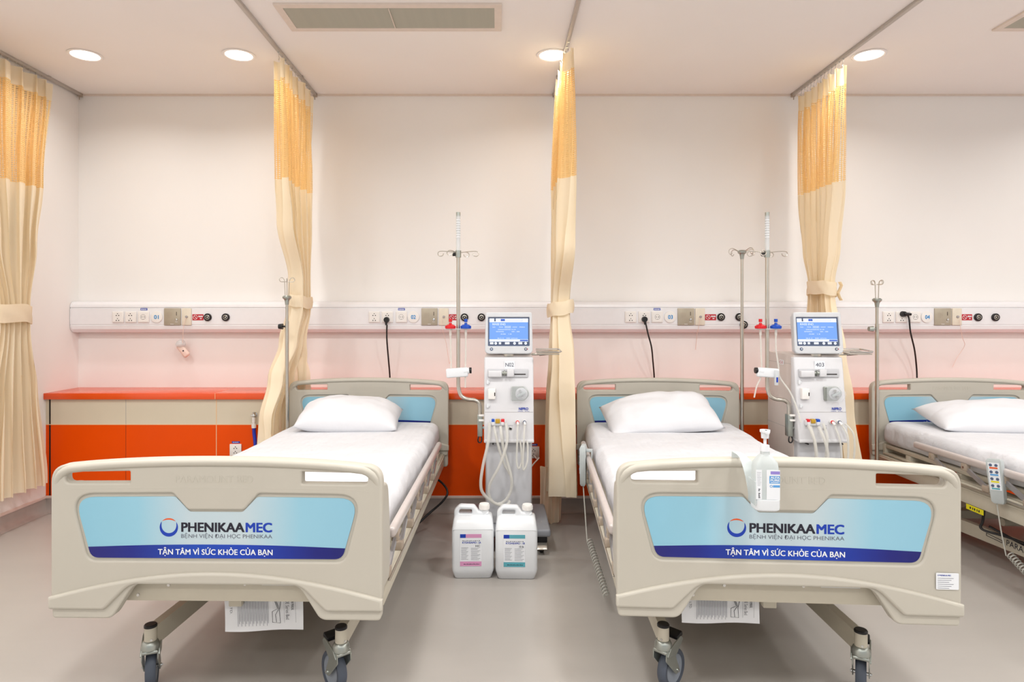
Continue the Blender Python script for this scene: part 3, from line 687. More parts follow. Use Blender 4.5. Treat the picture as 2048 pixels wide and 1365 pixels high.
def caster(parent, x, y, swivel, top=0.222, name='caster'):
    """post, collar, fork, wheel, brake"""
    o = MB().m('zinc')
    o.lathe([(0, 0.140), (0.022, 0.140), (0.027, 0.146), (0.027, 0.160), (0.022, 0.170), (0.019, 0.172), (0, 0.172)], 26)
    # fork: crown plus two cheeks
    rot = Matrix.Rotation(swivel, 4, 'Z')
    o2 = MB().m('zinc'); cheek = rpoly([(-0.020, 0.142, 0.006), (0.022, 0.142, 0.006), (0.060, 0.062, 0.012), (0.040, 0.052, 0.010), (-0.022, 0.115, 0.01)], 5)
    R90 = Matrix.Rotation(PI/2, 4, 'Z') @ RX
    for s in (-1, 1): o2.shape([cheek], 0.0006, 0.001, T(s*0.023, 0, 0) @ R90)
    o2.box(-0.0245, 0.0245, -0.024, 0.022, 0.134, 0.146, 0.005, 3)
    o2.m('chrome').cyl((-0.028, 0.047, 0.0645), (0.028, 0.047, 0.0645), 0.006, n=14)
    o2.cyl((-0.031, 0.047, 0.0645), (0.031, 0.047, 0.0645), 0.003, n=8)
    c = o.build(name, parent, (x, y, 0)); c.rotation_euler = (0, 0, swivel); f = o2.build('fork', c)
    wl = MB().m('rubber'); Rw = Matrix.Rotation(PI/2, 4, 'Y')
    prof = [(0.046, -0.014), (0.058, -0.0155), (0.0615, -0.012), (0.0635, -0.004), (0.0635, 0.004), (0.0615, 0.012), (0.058, 0.0155), (0.046, 0.014)]
    wl.lathe(prof, 40, Rw)
    wl.m('wheel_side').lathe([(0.0, -0.010), (0.02, -0.012), (0.040, -0.010), (0.047, -0.013), (0.047, 0.013), (0.040, 0.010), (0.02, 0.012), (0.0, 0.010)], 40, Rw)
    wl.build('wheel', c, (0, 0.047, 0.0645))
    br = MB().m('zinc'); br.shape([rpoly([(-0.02, 0.128, 0.004), (0.0, 0.150, 0.004), (0.062, 0.172, 0.01), (0.075, 0.158, 0.006), (0.03, 0.118, 0.01)], 5)], 0.0015, 0.001, T(0.026, 0, 0) @ R90); br.shape([rpoly([(-0.02, 0.128, 0.004), (0.0, 0.150, 0.004), (0.062, 0.172, 0.01), (0.075, 0.158, 0.006), (0.03, 0.118, 0.01)], 5)], 0.0015, 0.001, T(-0.026, 0, 0) @ R90)
    br.m('black').box(-0.025, 0.025, 0.045, 0.078, 0.162, 0.178, 0.004, 2, Matrix.Rotation(math.radians(18), 4, 'X'))
    br.build('brake_pedal', c)
    p = MB().m('bed_metal'); p.cyl((0, 0, 0.168), (0, 0, top-0.006), 0.0185, n=28); p.m('chrome').cyl((0.004, -0.017, 0.178), (0.004, -0.020, 0.178), 0.004, n=8)
    p.build('post', c)
    k = MB().m('black'); k.lathe([(0, top-0.008), (0.0195, top-0.008), (0.0195, top-0.002), (0.017, top+0.001), (0, top+0.001)], 26); k.build('post_cap', c)
    return c

def make_bed(label):
    t = thing('hospital_bed', label, 'bed', (0, 0, 0), 0, 'cream electric hospital beds')
    board('footboard', t, (0, 0, 0)); board('headboard', t, (0, 2.0, 0.036))
    for yb, sg in ((0.0, 1), (2.0, -1)):
        for s in (-1, 1):
            b = MB().m('bed'); R90 = Matrix.Rotation(PI/2, 4, 'Z') @ RX
            if sg > 0: pl = rpoly([(0.02, 0.40, 0.02), (0.155, 0.40, 0.03), (0.170, 0.53, 0.03), (0.135, 0.70, 0.05), (0.02, 0.725, 0.02)], 6)
            else: pl = rpoly([(-0.04, 0.38, 0.02), (0.03, 0.38, 0.01), (0.03, 0.50, 0.01), (-0.04, 0.50, 0.02)], 6)
            if sg < 0:
                b.shape([rrect(min(s*0.335, s*0.473), max(s*0.335, s*0.473), 0.303, 0.43, 0.02)], 0.004, 0.008, T(0, 2.024, 0) @ RX, 3); b.build('board_foot', t); continue
            b.shape([pl], 0.004, 0.010, T(s*(HW-0.020), yb, 0) @ R90, 3); b.build('corner_guard', t)
    # deck boards and frame
    b = MB().m('bed_metal')
    b.box(-0.42, 0.42, 0.10, 1.96, 0.425, 0.449, 0.006)
    b.build('deck', t)
    b = MB().m('bed_metal')
    for s in (-1, 1):
        b.box(s*0.435-0.014, s*0.435+0.014, 0.17, 2.02, 0.303, 0.385, 0.005)
        b.box(s*0.437-0.017, s*0.437+0.017, 0.17, 2.0, 0.368, 0.376, 0.002)
        b.box(s*0.40-0.030, s*0.40+0.030, 0.10, 1.97, 0.388, 0.400, 0.003)
    b.box(-0.42, 0.42, 0.048, 0.072, 0.367, 0.455, 0.006)
    b.box(-0.42, 0.42, 1.96, 1.99, 0.30, 0.45, 0.006)
    for yy in (0.45, 0.9, 1.35, 1.75): b.box(-0.42, 0.42, yy-0.02, yy+0.02, 0.345, 0.425, 0.004)
    b.m('chrome')
    for x_, z_ in ((-0.16, 0.416), (0.065, 0.420), (0.3, 0.382), (-0.25, 0.386)): b.cyl((x_, 0.0485, z_), (x_, 0.045, z_), 0.0045, n=10)
    b.build('mattress_frame', t)
    st = MB().m('sticker'); st.quad(0.115, 0.225, 0.417, 0.446, 0.0470)
    st.m('ink'); [st.quad(0.120, 0.155+0.01*(i % 2), 0.440-0.005*i, 0.4412-0.005*i, 0.0466) for i in range(4)]
    st.dashes(0.165, 0.190, 0.430, 0.436, 0.0466, 4); st.dashes(0.194, 0.216, 0.424, 0.440, 0.0466, 3, 0.6)
    st.build('frame_sticker', t)
    # base frame
    def zb_(y): return 0.215-0.047*(y-0.21)
    b = MB().m('bed_metal')
    for s in (-1, 1):
        x0, x1 = s*0.303-0.015, s*0.303+0.015; y0, y1 = 0.222, 1.86
        b.loft([[(x0, y, zb_(y)-0.062), (x1, y, zb_(y)-0.062), (x1, y, zb_(y)), (x0, y, zb_(y))] for y in (y0, y1)])
    b.box(-0.30, 0.30, 0.86, 0.91, 0.120, 0.165, 0.004); b.box(-0.30, 0.30, 1.70, 1.75, 0.09, 0.135, 0.004)
    b.build('base_frame', t)
    for s in (-1, 1):
        for ya, za in ((0.55, 0.235), (1.30, 0.225)):
            b = MB().m('bed_dark'); b.box(s*0.25-0.012, s*0.25+0.012, ya, ya+0.40, za, za+0.04, 0.004, 2, Matrix.Rotation(math.radians(-28), 4, 'X')); b.build('lift_arm', t)
    b = MB().m('bed_metal'); b.cyl((0, 0.62, 0.27), (0, 1.11, 0.24), 0.022, n=16); b.box(-0.04, 0.04, 1.1, 1.34, 0.20, 0.30, 0.01); b.build('actuator', t)
    b = MB().m('bed_metal'); b.cyl((-0.28, 1.25, 0.215), (0.28, 1.25, 0.215), 0.018, n=16); b.build('cross_tube', t)
    b = MB().m('bed_metal'); b.box(-0.12, 0.12, 0.14, 0.165, 0.335, 0.357, 0.003); b.box(-0.02, 0.02, 0.13, 0.175, 0.315, 0.40, 0.003); b.build('foot_bracket', t)
    caster(t, -0.305, 0.21, math.radians(23)); caster(t, 0.305, 0.21, math.radians(42))
    for s in (-1, 1): caster(t, s*0.305, 1.80, math.radians(160+s*10), top=0.19)
    for s in (-1, 1):
        r = MB().m('rail')
        pts = [(s*0.462, 0.22, 0.500), (s*0.462, 0.24, 0.517), (s*0.462, 1.60, 0.517), (s*0.462, 1.62, 0.500)]
        r.box(s*0.463-0.013, s*0.463+0.013, 0.22, 1.62, 0.496, 0.532, 0.012, 4)
        ro = r.build('side_rail', t)
        for k in range(6):
            y = 0.30+0.235*k
            a = MB().m('arm'); 
            a.loft([[(s*0.463-0.005, yy, zz-0.011), (s*0.463+0.005, yy, zz-0.011), (s*0.463+0.005, yy, zz+0.011), (s*0.463-0.005, yy, zz+0.011)] for yy, zz in ((y, 0.478), (y-0.05, 0.455), (y-0.135, 0.417))])
            a.m('chrome').cyl((s*0.45, y, 0.480), (s*0.476, y, 0.480), 0.006, n=10)
            a.build('folding_arm', ro)
            k2 = MB().m('bed_dark'); k2.box(s*0.463-0.012, s*0.463+0.012, y-0.02, y+0.018, 0.464, 0.500, 0.005, 2)
            k2.build('top_bracket', ro); k2 = MB().m('bed_dark')
            k2.box(s*0.455-0.016, s*0.455+0.016, y-0.155, y-0.112, 0.398, 0.428, 0.005, 2)
            k2.build('bracket', ro)
        g = MB().m('bed_metal'); g.box(s*0.452-0.016, s*0.452+0.016, 0.16, 1.64, 0.386, 0.399, 0.004, 2); g.build('rail_carrier', ro)
        g = MB().m('steel'); g.box(s*0.452-0.004+s*0.018, s*0.452+0.004+s*0.018, 0.14, 1.66, 0.392, 0.398, 0.002); g.build('slide_bar', ro)
    b = MB().m('ink'); Rl = Matrix.Rotation(-PI/2, 4, 'Z') @ RX     # lettering on the outer left base rail, facing -x
    for dx in (0,):
        mt = T(-0.3190, 0, 0) @ Rl
        b.text('PARAMOUNT BED', (-1.175, -0.84, zb_(1.1)-0.043, zb_(1.1)-0.016), mt)
        b.tube([(-0.3195, 1.30, zb_(1.3)-0.018), (-0.3195, 1.20, zb_(1.2)-0.026), (-0.3195, 1.20, zb_(1.2)-0.036), (-0.3195, 1.30, zb_(1.3)-0.030), (-0.3195, 1.30, zb_(1.3)-0.018)], 0.0012, 6)
    b.build('frame_lettering', t)
    return t

def linen_mattress(label, x, y, rz):
    t = None
    b = bmesh.new(); bmesh.ops.create_cube(b, size=1); bmesh.ops.scale(b, vec=(0.86, 1.865, 0.130), verts=b.verts)
    bmesh.ops.bevel(b, geom=list(b.edges), offset=0.045, segments=5, affect='EDGES', profile=0.6)
    long_e = [e for e in b.edges if e.calc_length() > 0.3]
    bmesh.ops.subdivide_edges(b, edges=long_e, cuts=26, use_grid_fill=True)
    sd = Vector((x*3.1, y*2.2, 5))
    for v in b.verts:
        n = noise.noise(Vector((v.co.x*3, v.co.y*2.5, v.co.z*4))+sd); n2 = noise.noise(Vector((v.co.x*2+v.co.y*9, v.co.y*3, 2))+sd)
        edge = max(0, abs(v.co.x)-0.36)/0.07
        v.co.z += 0.006*n+0.003*n2 - 0.012*edge*edge*(1 if v.co.z > 0 else -0.5)
        if abs(v.co.x) > 0.38: v.co.x += 0.010*noise.noise(Vector((v.co.y*7, v.co.z*8, 1))+sd)
    me = bpy.data.meshes.new('mattress'); b.to_mesh(me); b.free(); me.materials.append(M['linen']); me.shade_smooth()
    o = bpy.data.objects.new('mattress', me); C.objects.link(o); o.rotation_euler = (0, 0, rz)
    c, s_ = math.cos(rz), math.sin(rz); ly = 1.045; o.location = (x-s_*ly, y+c*ly, 0.449+0.067)
    return tag(o, label, 'mattress', 'mattresses under white fitted sheets')

def pillow(label, x, y, z, rz, a, c, h, seed, tilt=0, roll=0):
    n = 44; V = []; Fc = []
    for side in (1, -1):
        for j in range(n+1):
            for i in range(n+1):
                u = -1+2*i/n; v = -1+2*j/n
                e = (max(0, 1-abs(u)**3.0)**0.52)*(max(0, 1-abs(v)**2.6)**0.55)
                px = a*u*(1-0.10*(1-abs(v))**2*0.3-0.03*v*v); py = c*v*(1-0.16*(abs(u)**2)*0.3-0.05*u*u+0.0)
                corner = (abs(u)*abs(v))**4; px *= 1+0.04*corner; py *= 1+0.06*corner
                w_ = noise.noise(Vector((u*2.2, v*2.0, seed)))*0.10+noise.noise(Vector((u*6, v*3.5, seed+3)))*0.045*(0.3+abs(u))
                hh = h*(0.62 if side > 0 else 0.38)*e*(1+w_*1.4)
                V.append((px, py, side*hh))
    for s in range(2):
        o0 = s*(n+1)**2
        for j in range(n):
            for i in range(n):
                q = (o0+j*(n+1)+i, o0+j*(n+1)+i+1, o0+(j+1)*(n+1)+i+1, o0+(j+1)*(n+1)+i); Fc.append(q if s == 0 else q[::-1])
    me = bpy.data.meshes.new('pillow'); me.from_pydata(V, [], Fc)
    b = bmesh.new(); b.from_mesh(me); bmesh.ops.remove_doubles(b, verts=b.verts, dist=1e-4)
    bmesh.ops.transform(b, matrix=Matrix.Rotation(tilt, 4, 'X') @ Matrix.Rotation(roll, 4, 'Y'), verts=b.verts)
    for v in b.verts:
        if v.co.z < -h*0.30: v.co.z = -h*0.30+(v.co.z+h*0.30)*0.15
    b.to_mesh(me); b.free(); me.materials.append(M['pillow']); me.shade_smooth()
    o = bpy.data.objects.new('pillow', me); C.objects.link(o)
    zmin = min(v.co.z for v in me.vertices); o.location = (x, y, z-zmin); o.rotation_euler = (0, 0, rz)
    return tag(o, label, 'pillow', 'white pillows')

BEDS = [(-0.8045, 1.84, math.radians(-1.04)), (0.820, 1.83, math.radians(-3.7)), (2.69, 1.84, math.radians(-0.5))]
bl = ['cream hospital bed on the left, handle slots and blue printed footboard', 'cream hospital bed in the middle, with a bottle hung over its footboard', 'cream hospital bed at the right edge, seen from its lowered side rail']
bed0 = make_bed(bl[0]); beds = [bed0]
for i in (1, 2):
    d = dup(bed0); d['label'] = bl[i]; beds.append(d)
for d, (x, y, r) in zip(beds, BEDS): d.location = (x, y, 0); d.rotation_euler = (0, 0, r)
cs = [c for c in beds[1].children if c.name.startswith('caster') and c.location.y < 1]
for c in cs: c.rotation_euler.z = math.radians(-42 if c.location.x < 0 else -26)
ml = ['white sheeted mattress on the left bed', 'white sheeted mattress on the middle bed', 'white sheeted mattress on the bed at the right edge']
for (x, y, r), l in zip(BEDS, ml): linen_mattress(l, x, y, r)
def onbed(i, lx, ly):
    x, y, r = BEDS[i]; c, s_ = math.cos(r), math.sin(r); return (x+c*lx-s_*ly, y+s_*lx+c*ly)
p = onbed(0, -0.05, 1.76); pillow('flat white pillow on the left bed', p[0], p[1], 0.575, math.radians(2), 0.275, 0.165, 0.185, 1.0, math.radians(12), math.radians(2))
p = onbed(1, -0.03, 1.765); pillow('plump white pillow leaning up to the right on the middle bed', p[0], p[1], 0.575, math.radians(5), 0.305, 0.17, 0.185, 2.0, math.radians(26), math.radians(-7))
p = onbed(2, 0.06, 1.74); pillow('creased white pillow on the bed at the right edge', p[0], p[1], 0.575, math.radians(-4), 0.36, 0.17, 0.165, 3.4, math.radians(12), math.radians(0))

# asset sticker only on the middle bed
beds[1].children[0].rotation_euler = (0, 0, math.radians(3.1))
bed0.children[0].rotation_euler = (0, 0, math.radians(1.2))
fb = [c for c in beds[1].children if c.name.startswith('footboard')][0]
b = MB().m('sticker'); b.shape([rrect(0.405, 0.466, 0.441, 0.487, 0.003)], 0.0003, 0, T(0, -0.0035, 0) @ RX)
mt = T(0, -0.0042, 0) @ RX
b.m('ink_blue').text('O PHENIKAA MEC', (0.409, 0.445, 0.4785, 0.4825), mt, bold=0.02)
b.m('ink_grey')
for i in range(6): b.quad(0.409, 0.452-0.006*(i % 3), 0.472-0.0055*i, 0.4730-0.0055*i, -0.0042)
b.build('asset_sticker', fb); fb.children[-1]['label'] = 'small white asset sticker'
# yellow tag hanging under the right bed
x, y = onbed(2, -0.45, 1.30)
b = MB().m('yellow'); b.box(-0.001, 0.001, -0.055, 0.055, -0.012, 0.012); b.m('ink'); [b.box(-0.0016, -0.001, -0.033+0.014*i, -0.033+0.014*i+0.008-0.003*(i % 2), -0.005, 0.005) for i in range(5)]
b.build('yellow_tag', beds[2], (-0.452, 1.195, 0.292))
b = MB().m('black_cord'); b.tube([(-0.40, 1.20, 0.33), (-0.41, 1.20, 0.24), (-0.42, 1.19, 0.20), (-0.36, 1.10, 0.19), (-0.30, 0.85, 0.185), (-0.1, 0.6, 0.18)], 0.006, 8, smooth=8); b.tube([(-0.38, 1.20, 0.21), (-0.3, 1.0, 0.16), (-0.22, 0.8, 0.17), (0, 0.6, 0.2)], 0.006, 8, smooth=8)
b.build('motor_cable', beds[2])
b = MB().m('black_cord'); b.tube([(0.38, 1.85, 0.30), (0.46, 1.78, 0.27), (0.498, 1.72, 0.235), (0.475, 1.70, 0.19), (0.41, 1.68, 0.135), (0.30, 1.60, 0.06), (0.1, 1.4, 0.008)], 0.006, 8, smooth=8)
b.build('motor_cable', beds[0])

# bed control handsets with coiled cords
def handset(bed, side, y, z, label, front, tilt):
    bx, by = onbed(bed, side*0.489, y); r = BEDS[bed][2]
    t = thing('bed_remote', label, 'remote control', (bx, by, z), r)
    q = Matrix.Rotation(math.radians(tilt[0]), 4, 'X') @ Matrix.Rotation(math.radians(tilt[1]), 4, 'Y')
    if front: q = Matrix.Rotation(math.radians(front), 4, 'Z') @ q
    b = MB().m('handset'); b.loft([[(px*k, py, zz) for px, py in rrect(-1, 1, -d, d, 0.010, 3)] for k, d, zz in ((0.018, 0.008, -0.10), (0.025, 0.013, -0.09), (0.027, 0.014, -0.03), (0.030, 0.014, 0.05), (0.030, 0.013, 0.085), (0.024, 0.008, 0.095))])
    b.xf(q); b.build('body', t)
    b = MB()
    cols = ['ink_orange', 'label_mid', 'yellow', 'teal_ink']
    for i in range(4):
        zz = 0.066-0.030*i; b.m('sticker').box(-0.022, 0.022, -0.0155, -0.0135, zz-0.016, zz+0.013, 0); b.m(cols[i]).quad(-0.016, 0.016, zz-0.013, zz-0.006, -0.0159)
    b.xf(q); b.build('button_panel', t)
    for i in range(4):
        for s in (-1, 1):
            b = MB().m('slate'); b.lathe([(0, 0), (0.0065, 0), (0.0055, 0.003), (0, 0.0035)], 14, T(s*0.011, -0.0155, 0.069-0.030*i) @ RX); b.xf(q); b.build('button', t)
    b = MB().m('handset'); b.box(-0.012, 0.012, 0.012, 0.045, 0.062, 0.076, 0.004); b.box(-0.012, 0.012, 0.038, 0.045, 0.03, 0.076, 0.003); b.xf(q); b.build('hook', t)
    return t, q
def coil(t, p0, p1, p2, turns=16, r=0.014):
    b = MB().m('cord_grey'); P0, P1, P2 = Vector(p0), Vector(p1), Vector(p2)
    b.tube([P0, P0.lerp(P1, 0.5)+Vector((0, 0.004, 0)), P1], 0.0028, 7, smooth=6)
    d = P2-P1; L = []; ax = d.normalized(); u = ax.orthogonal().normalized(); v = ax.cross(u)
    for i in range(turns*10+1):
        a = 2*PI*i/10; L.append(P1+d*(i/(turns*10))+u*r*math.cos(a)+v*r*math.sin(a)-u*r)
    b.tube(L, 0.0028, 6); b.build('coiled_cord', t)
t, q = handset(1, -1, 1.24, 0.49, 'pale grey bed remote hooked on the middle bed, left side rail', -100, (0, 0))
coil(t, (0, 0, -0.10), (0.004, -0.20, -0.30), (0.05, -0.50, -0.42), 20, 0.012)
t, q = handset(2, -1, 1.01, 0.475, 'pale grey bed remote with coloured buttons on the right bed rail', -62, (0, -6))
coil(t, (0, 0, -0.10), (-0.006, -0.06, -0.31), (-0.01, -0.22, -0.38), 12, 0.014)

# instruction sheets hanging below the footboards
def sheet(label, x, y, z1, z0, w_, tilt, lines=26):
    t = thing('instruction_sheet', label, 'paper sheet', (x, y, z1), 0, 'printed sheets under the footboards')
    b = MB().m('paper'); rows = []
    for q in range(7):
        z = -(z1-z0)*q/6; rows.append([(-w_/2+w_*k/10, 0.004*math.sin(k*0.7+q*0.5), z) for k in range(11)])
    b.loft(rows, closed=False)
    b.loft([[(a, c+0.0006, d) for a, c, d in r] for r in rows], closed=False)
    b.build('sheet', t)
    hh = z1-z0; b = MB(); y_ = -0.007
    R = lambda: T(0, y_, 0) @ RX @ Matrix.Rotation(-PI/2, 4, 'Z')     # text running downwards
    b.m('ink').text('CO., LTD.', (0.01, hh*0.55, -w_*0.42, -w_*0.42+0.008), R())
    b.m('ink').text('INSTRUCTION MANUAL', (0.01, hh*0.50, w_*0.36, w_*0.36+0.009), R(), bold=0.01)
    b.m('ink').text('A6000E Series Bed', (0.012, hh*0.72, w_*0.29, w_*0.29+0.011), R())
    b.m('ink_grey')
    for i in range(lines): 
        xx = -w_*0.32+w_*0.40*i/lines; b.quad(xx, xx+0.0011, -hh*(0.86-0.06*((i*7) % 3)), -0.008, y_)
    b.m('ink'); b.quad(w_*0.27, w_*0.2725, -hh*0.80, -0.004, y_); b.quad(w_*0.415, w_*0.4175, -hh*0.80, -0.004, y_)
    pts = [(w_*0.12, -0.01), (w_*0.19, -hh*0.45), (w_*0.12, -hh*0.52), (w_*0.12, -hh*0.78), (w_*0.22, -hh*0.80), (w_*0.21, -hh*0.50), (w_*0.24, -0.02)]
    b.tube([(a, y_, c) for a, c in pts], 0.0009, 5); b.tube([(w_*0.14, y_, -0.01), (w_*0.205, y_, -hh*0.45), (w_*0.16, y_, -hh*0.60), (w_*0.17, y_, -hh*0.78)], 0.0009, 5)
    b.build('printing', t)
    t.rotation_euler = (0, tilt, 0)
Ys = 1.99
sheet('printed manual sheet hanging under the left bed footboard', X(526, Ys), Ys, 0.36, Z(1266, Ys)+0.006, 157*Ys/F, math.radians(-1.8))
Ys = 1.975
sheet('printed manual sheet hanging under the middle bed footboard', X(1442, Ys), Ys, 0.365, Z(1247, Ys), 155*Ys/F, math.radians(0.6))

# hand sanitiser bottle hooked over the middle footboard
Yb = 1.705
t = thing('sanitiser_bottle', 'white hand gel bottle in clear holder, hooked over the middle footboard', 'bottle', (X(1530, Yb), Yb, Z(1016, Yb)), math.radians(-4))
b = MB().m('milky2'); Rr = lambda a, c: [(p[0], p[1]) for p in rrect(-a, a, -c, c, min(a, c)*0.7, 5)]
b.loft([[(x_, y_, z_) for x_, y_ in Rr(a, c)] for a, c, z_ in ((0.026, 0.018, 0.0), (0.030, 0.022, 0.004), (0.0315, 0.023, 0.03), (0.0315, 0.023, 0.108), (0.029, 0.021, 0.122), (0.018, 0.015, 0.136), (0.011, 0.011, 0.142), (0.011, 0.011, 0.150))])
b.build('body', t)
b = MB().m('sticker'); b.box(-0.004, 0.030, -0.0245, -0.0235, 0.028, 0.105); b.box(-0.031, -0.016, -0.0245, -0.0235, 0.028, 0.105)
b.m('purple_ink').quad(0.006, 0.0295, 0.094, 0.102, -0.0248); b.m('label_mid').quad(0.003, 0.0295, 0.070, 0.090, -0.0248); b.quad(0.012, 0.0295, 0.060, 0.066, -0.0248)
b.tube([(0.0075+0.003*math.cos(a*PI/6), -0.0248, 0.063+0.003*math.sin(a*PI/6)) for a in range(13)], 0.0006, 5)
b.m('ink_white').text('ALFA', (0.0055, 0.0285, 0.083, 0.0885), T(0, -0.0251, 0) @ RX, bold=0.04); b.text('PURE', (0.0055, 0.0285, 0.0760, 0.0815), T(0, -0.0251, 0) @ RX, bold=0.04)
b.quad(0.006, 0.028, 0.0735, 0.0742, -0.0251); b.quad(0.006, 0.026, 0.0720, 0.0727, -0.0251)
b.m('ink_grey')
for i in range(9): b.quad(-0.029+0.0002*i, -0.018-0.001*(i % 3), 0.098-0.0042*i, 0.0986-0.0042*i, -0.0248)
b.m('ink'); [b.quad(-0.0250, -0.0205-0.0006*(i % 3), 0.032+0.0036*i, 0.0343+0.0036*i, -0.0248) for i in range(7) if i != 4]
b.build('label_wrap', t)
b = MB().m('milky'); b.loft([[(x_, y_, z_) for x_, y_ in Rr(a, c)] for a, c, z_ in ((0.028, 0.021, -0.004), (0.0325, 0.0265, 0.0), (0.0335, 0.0275, 0.004), (0.0335, 0.0275, 0.026), (0.032, 0.026, 0.027))]); b.build('holder_cup', t)
b = MB().m('milky'); b.cyl((0, 0, 0.150), (0, 0, 0.166), 0.0125, 0.011, n=22); b.cyl((0, 0, 0.166), (0, 0, 0.184), 0.004, n=10); b.cyl((0, 0, 0.184), (0, 0, 0.200), 0.0095, 0.0105, n=20); b.cyl((0, 0, 0.200), (0, 0, 0.206), 0.013, n=20); b.box(-0.005, 0.005, -0.024, 0, 0.198, 0.206, 0.002); b.build('pump', t)
b = MB().m('milky2')
# bracket plate that runs up behind the bottle and hooks over the rail
rows = []
for (x0, x1, y_, z_) in ((-0.033, 0.012, 0.026, 0.012), (-0.035, 0.010, 0.030, 0.04), (-0.039, 0.006, 0.040, 0.075), (-0.041, 0.0, 0.050, 0.092), (-0.043, -0.012, 0.060, 0.106), (-0.044, -0.022, 0.072, 0.116), (-0.045, -0.024, 0.090, 0.119), (-0.045, -0.024, 0.140, 0.118), (-0.045, -0.024, 0.144, 0.100)):
    rows.append([(x0, y_, z_), (x1, y_, z_), (x1, y_+0.003, z_+0.001), (x0, y_+0.003, z_+0.001)])
b.loft(rows); b.box(-0.0345, -0.031, -0.026, 0.03, 0.012, 0.075, 0.001)
b.build('hook_bracket', t)

# ------------------------------------------------------------------ drip poles fixed at the bed heads
def iv_pole(label, x, y, ztop, style, zbot=0.31, knob=None, zk=1.14):
    t = thing('drip_pole', label, 'drip pole', (x, y, zbot), 0, 'drip poles at the bed heads')
    k = lambda z: z-zbot
    b = MB().m('steel'); b.cyl((0, 0, 0), (0, 0, k(zk)), 0.0105, n=18); b.cyl((0, 0, k(zk)), (0, 0, k(ztop)), 0.0085, n=18); b.build('pole', t)
    h = MB().m('zinc'); h.lathe([(0, 0), (0.010, 0), (0.0125, 0.02), (0.016, 0.030), (0.024, 0.036), (0.026, 0.046), (0.018, 0.053), (0, 0.054)], 22, T(0, 0, k(ztop)-0.02)); h.build('hook_hub', t)
    zt = k(ztop)+0.034
    for i in range(4):
        a = PI/2*i+0.35; c, s_ = math.cos(a), math.sin(a); w_ = MB().m('steel')
        if style == 'up':
            P = [(0.010, 0.0), (0.012, 0.05), (0.014, 0.083), (0.020, 0.098), (0.034, 0.102), (0.042, 0.092), (0.036, 0.080), (0.022, 0.078), (0.0, 0.079)]
        else:
            P = [(0.010, -0.012), (0.03, -0.006), (0.062, 0.006), (0.082, 0.004), (0.094, -0.008), (0.090, -0.024), (0.078, -0.028), (0.070, -0.018)]
        w_.tube([(r_*c, r_*s_, zt+z_) for r_, z_ in P], 0.0022, 7, smooth=5); w_.build('hook', t)
    if knob:
        b = MB().m(knob[1]); s_ = knob[0]
        b.cyl((s_*0.010, 0, k(zk)-0.03), (s_*0.024, 0, k(zk)-0.03), 0.005, n=10); b.cyl((s_*0.024, 0, k(zk)-0.03), (s_*0.048, 0, k(zk)-0.03), 0.017, 0.014, n=20); b.build('clamp_knob', t)
    b = MB().m('bed_dark'); b.cyl((0, 0, 0), (0, 0, 0.05), 0.015, n=16); b.build('socket_sleeve', t)
iv_pole('short steel drip pole at the left bed head, before the second curtain', X(574, 3.72), 3.72, Z(603, 3.72), 'up', knob=(-1, 'black'), zk=Z(643, 3.72))
iv_pole('tall steel drip pole at the right corner of the middle bed head', X(1484, 3.80), 3.80, Z(512, 3.80), 'out', zk=1.18)
iv_pole('short steel drip pole at the right bed head, grey knob facing left', X(1754, 3.76), 3.76, Z(608, 3.76), 'up', knob=(-1, 'zinc'), zk=Z(648, 3.76))

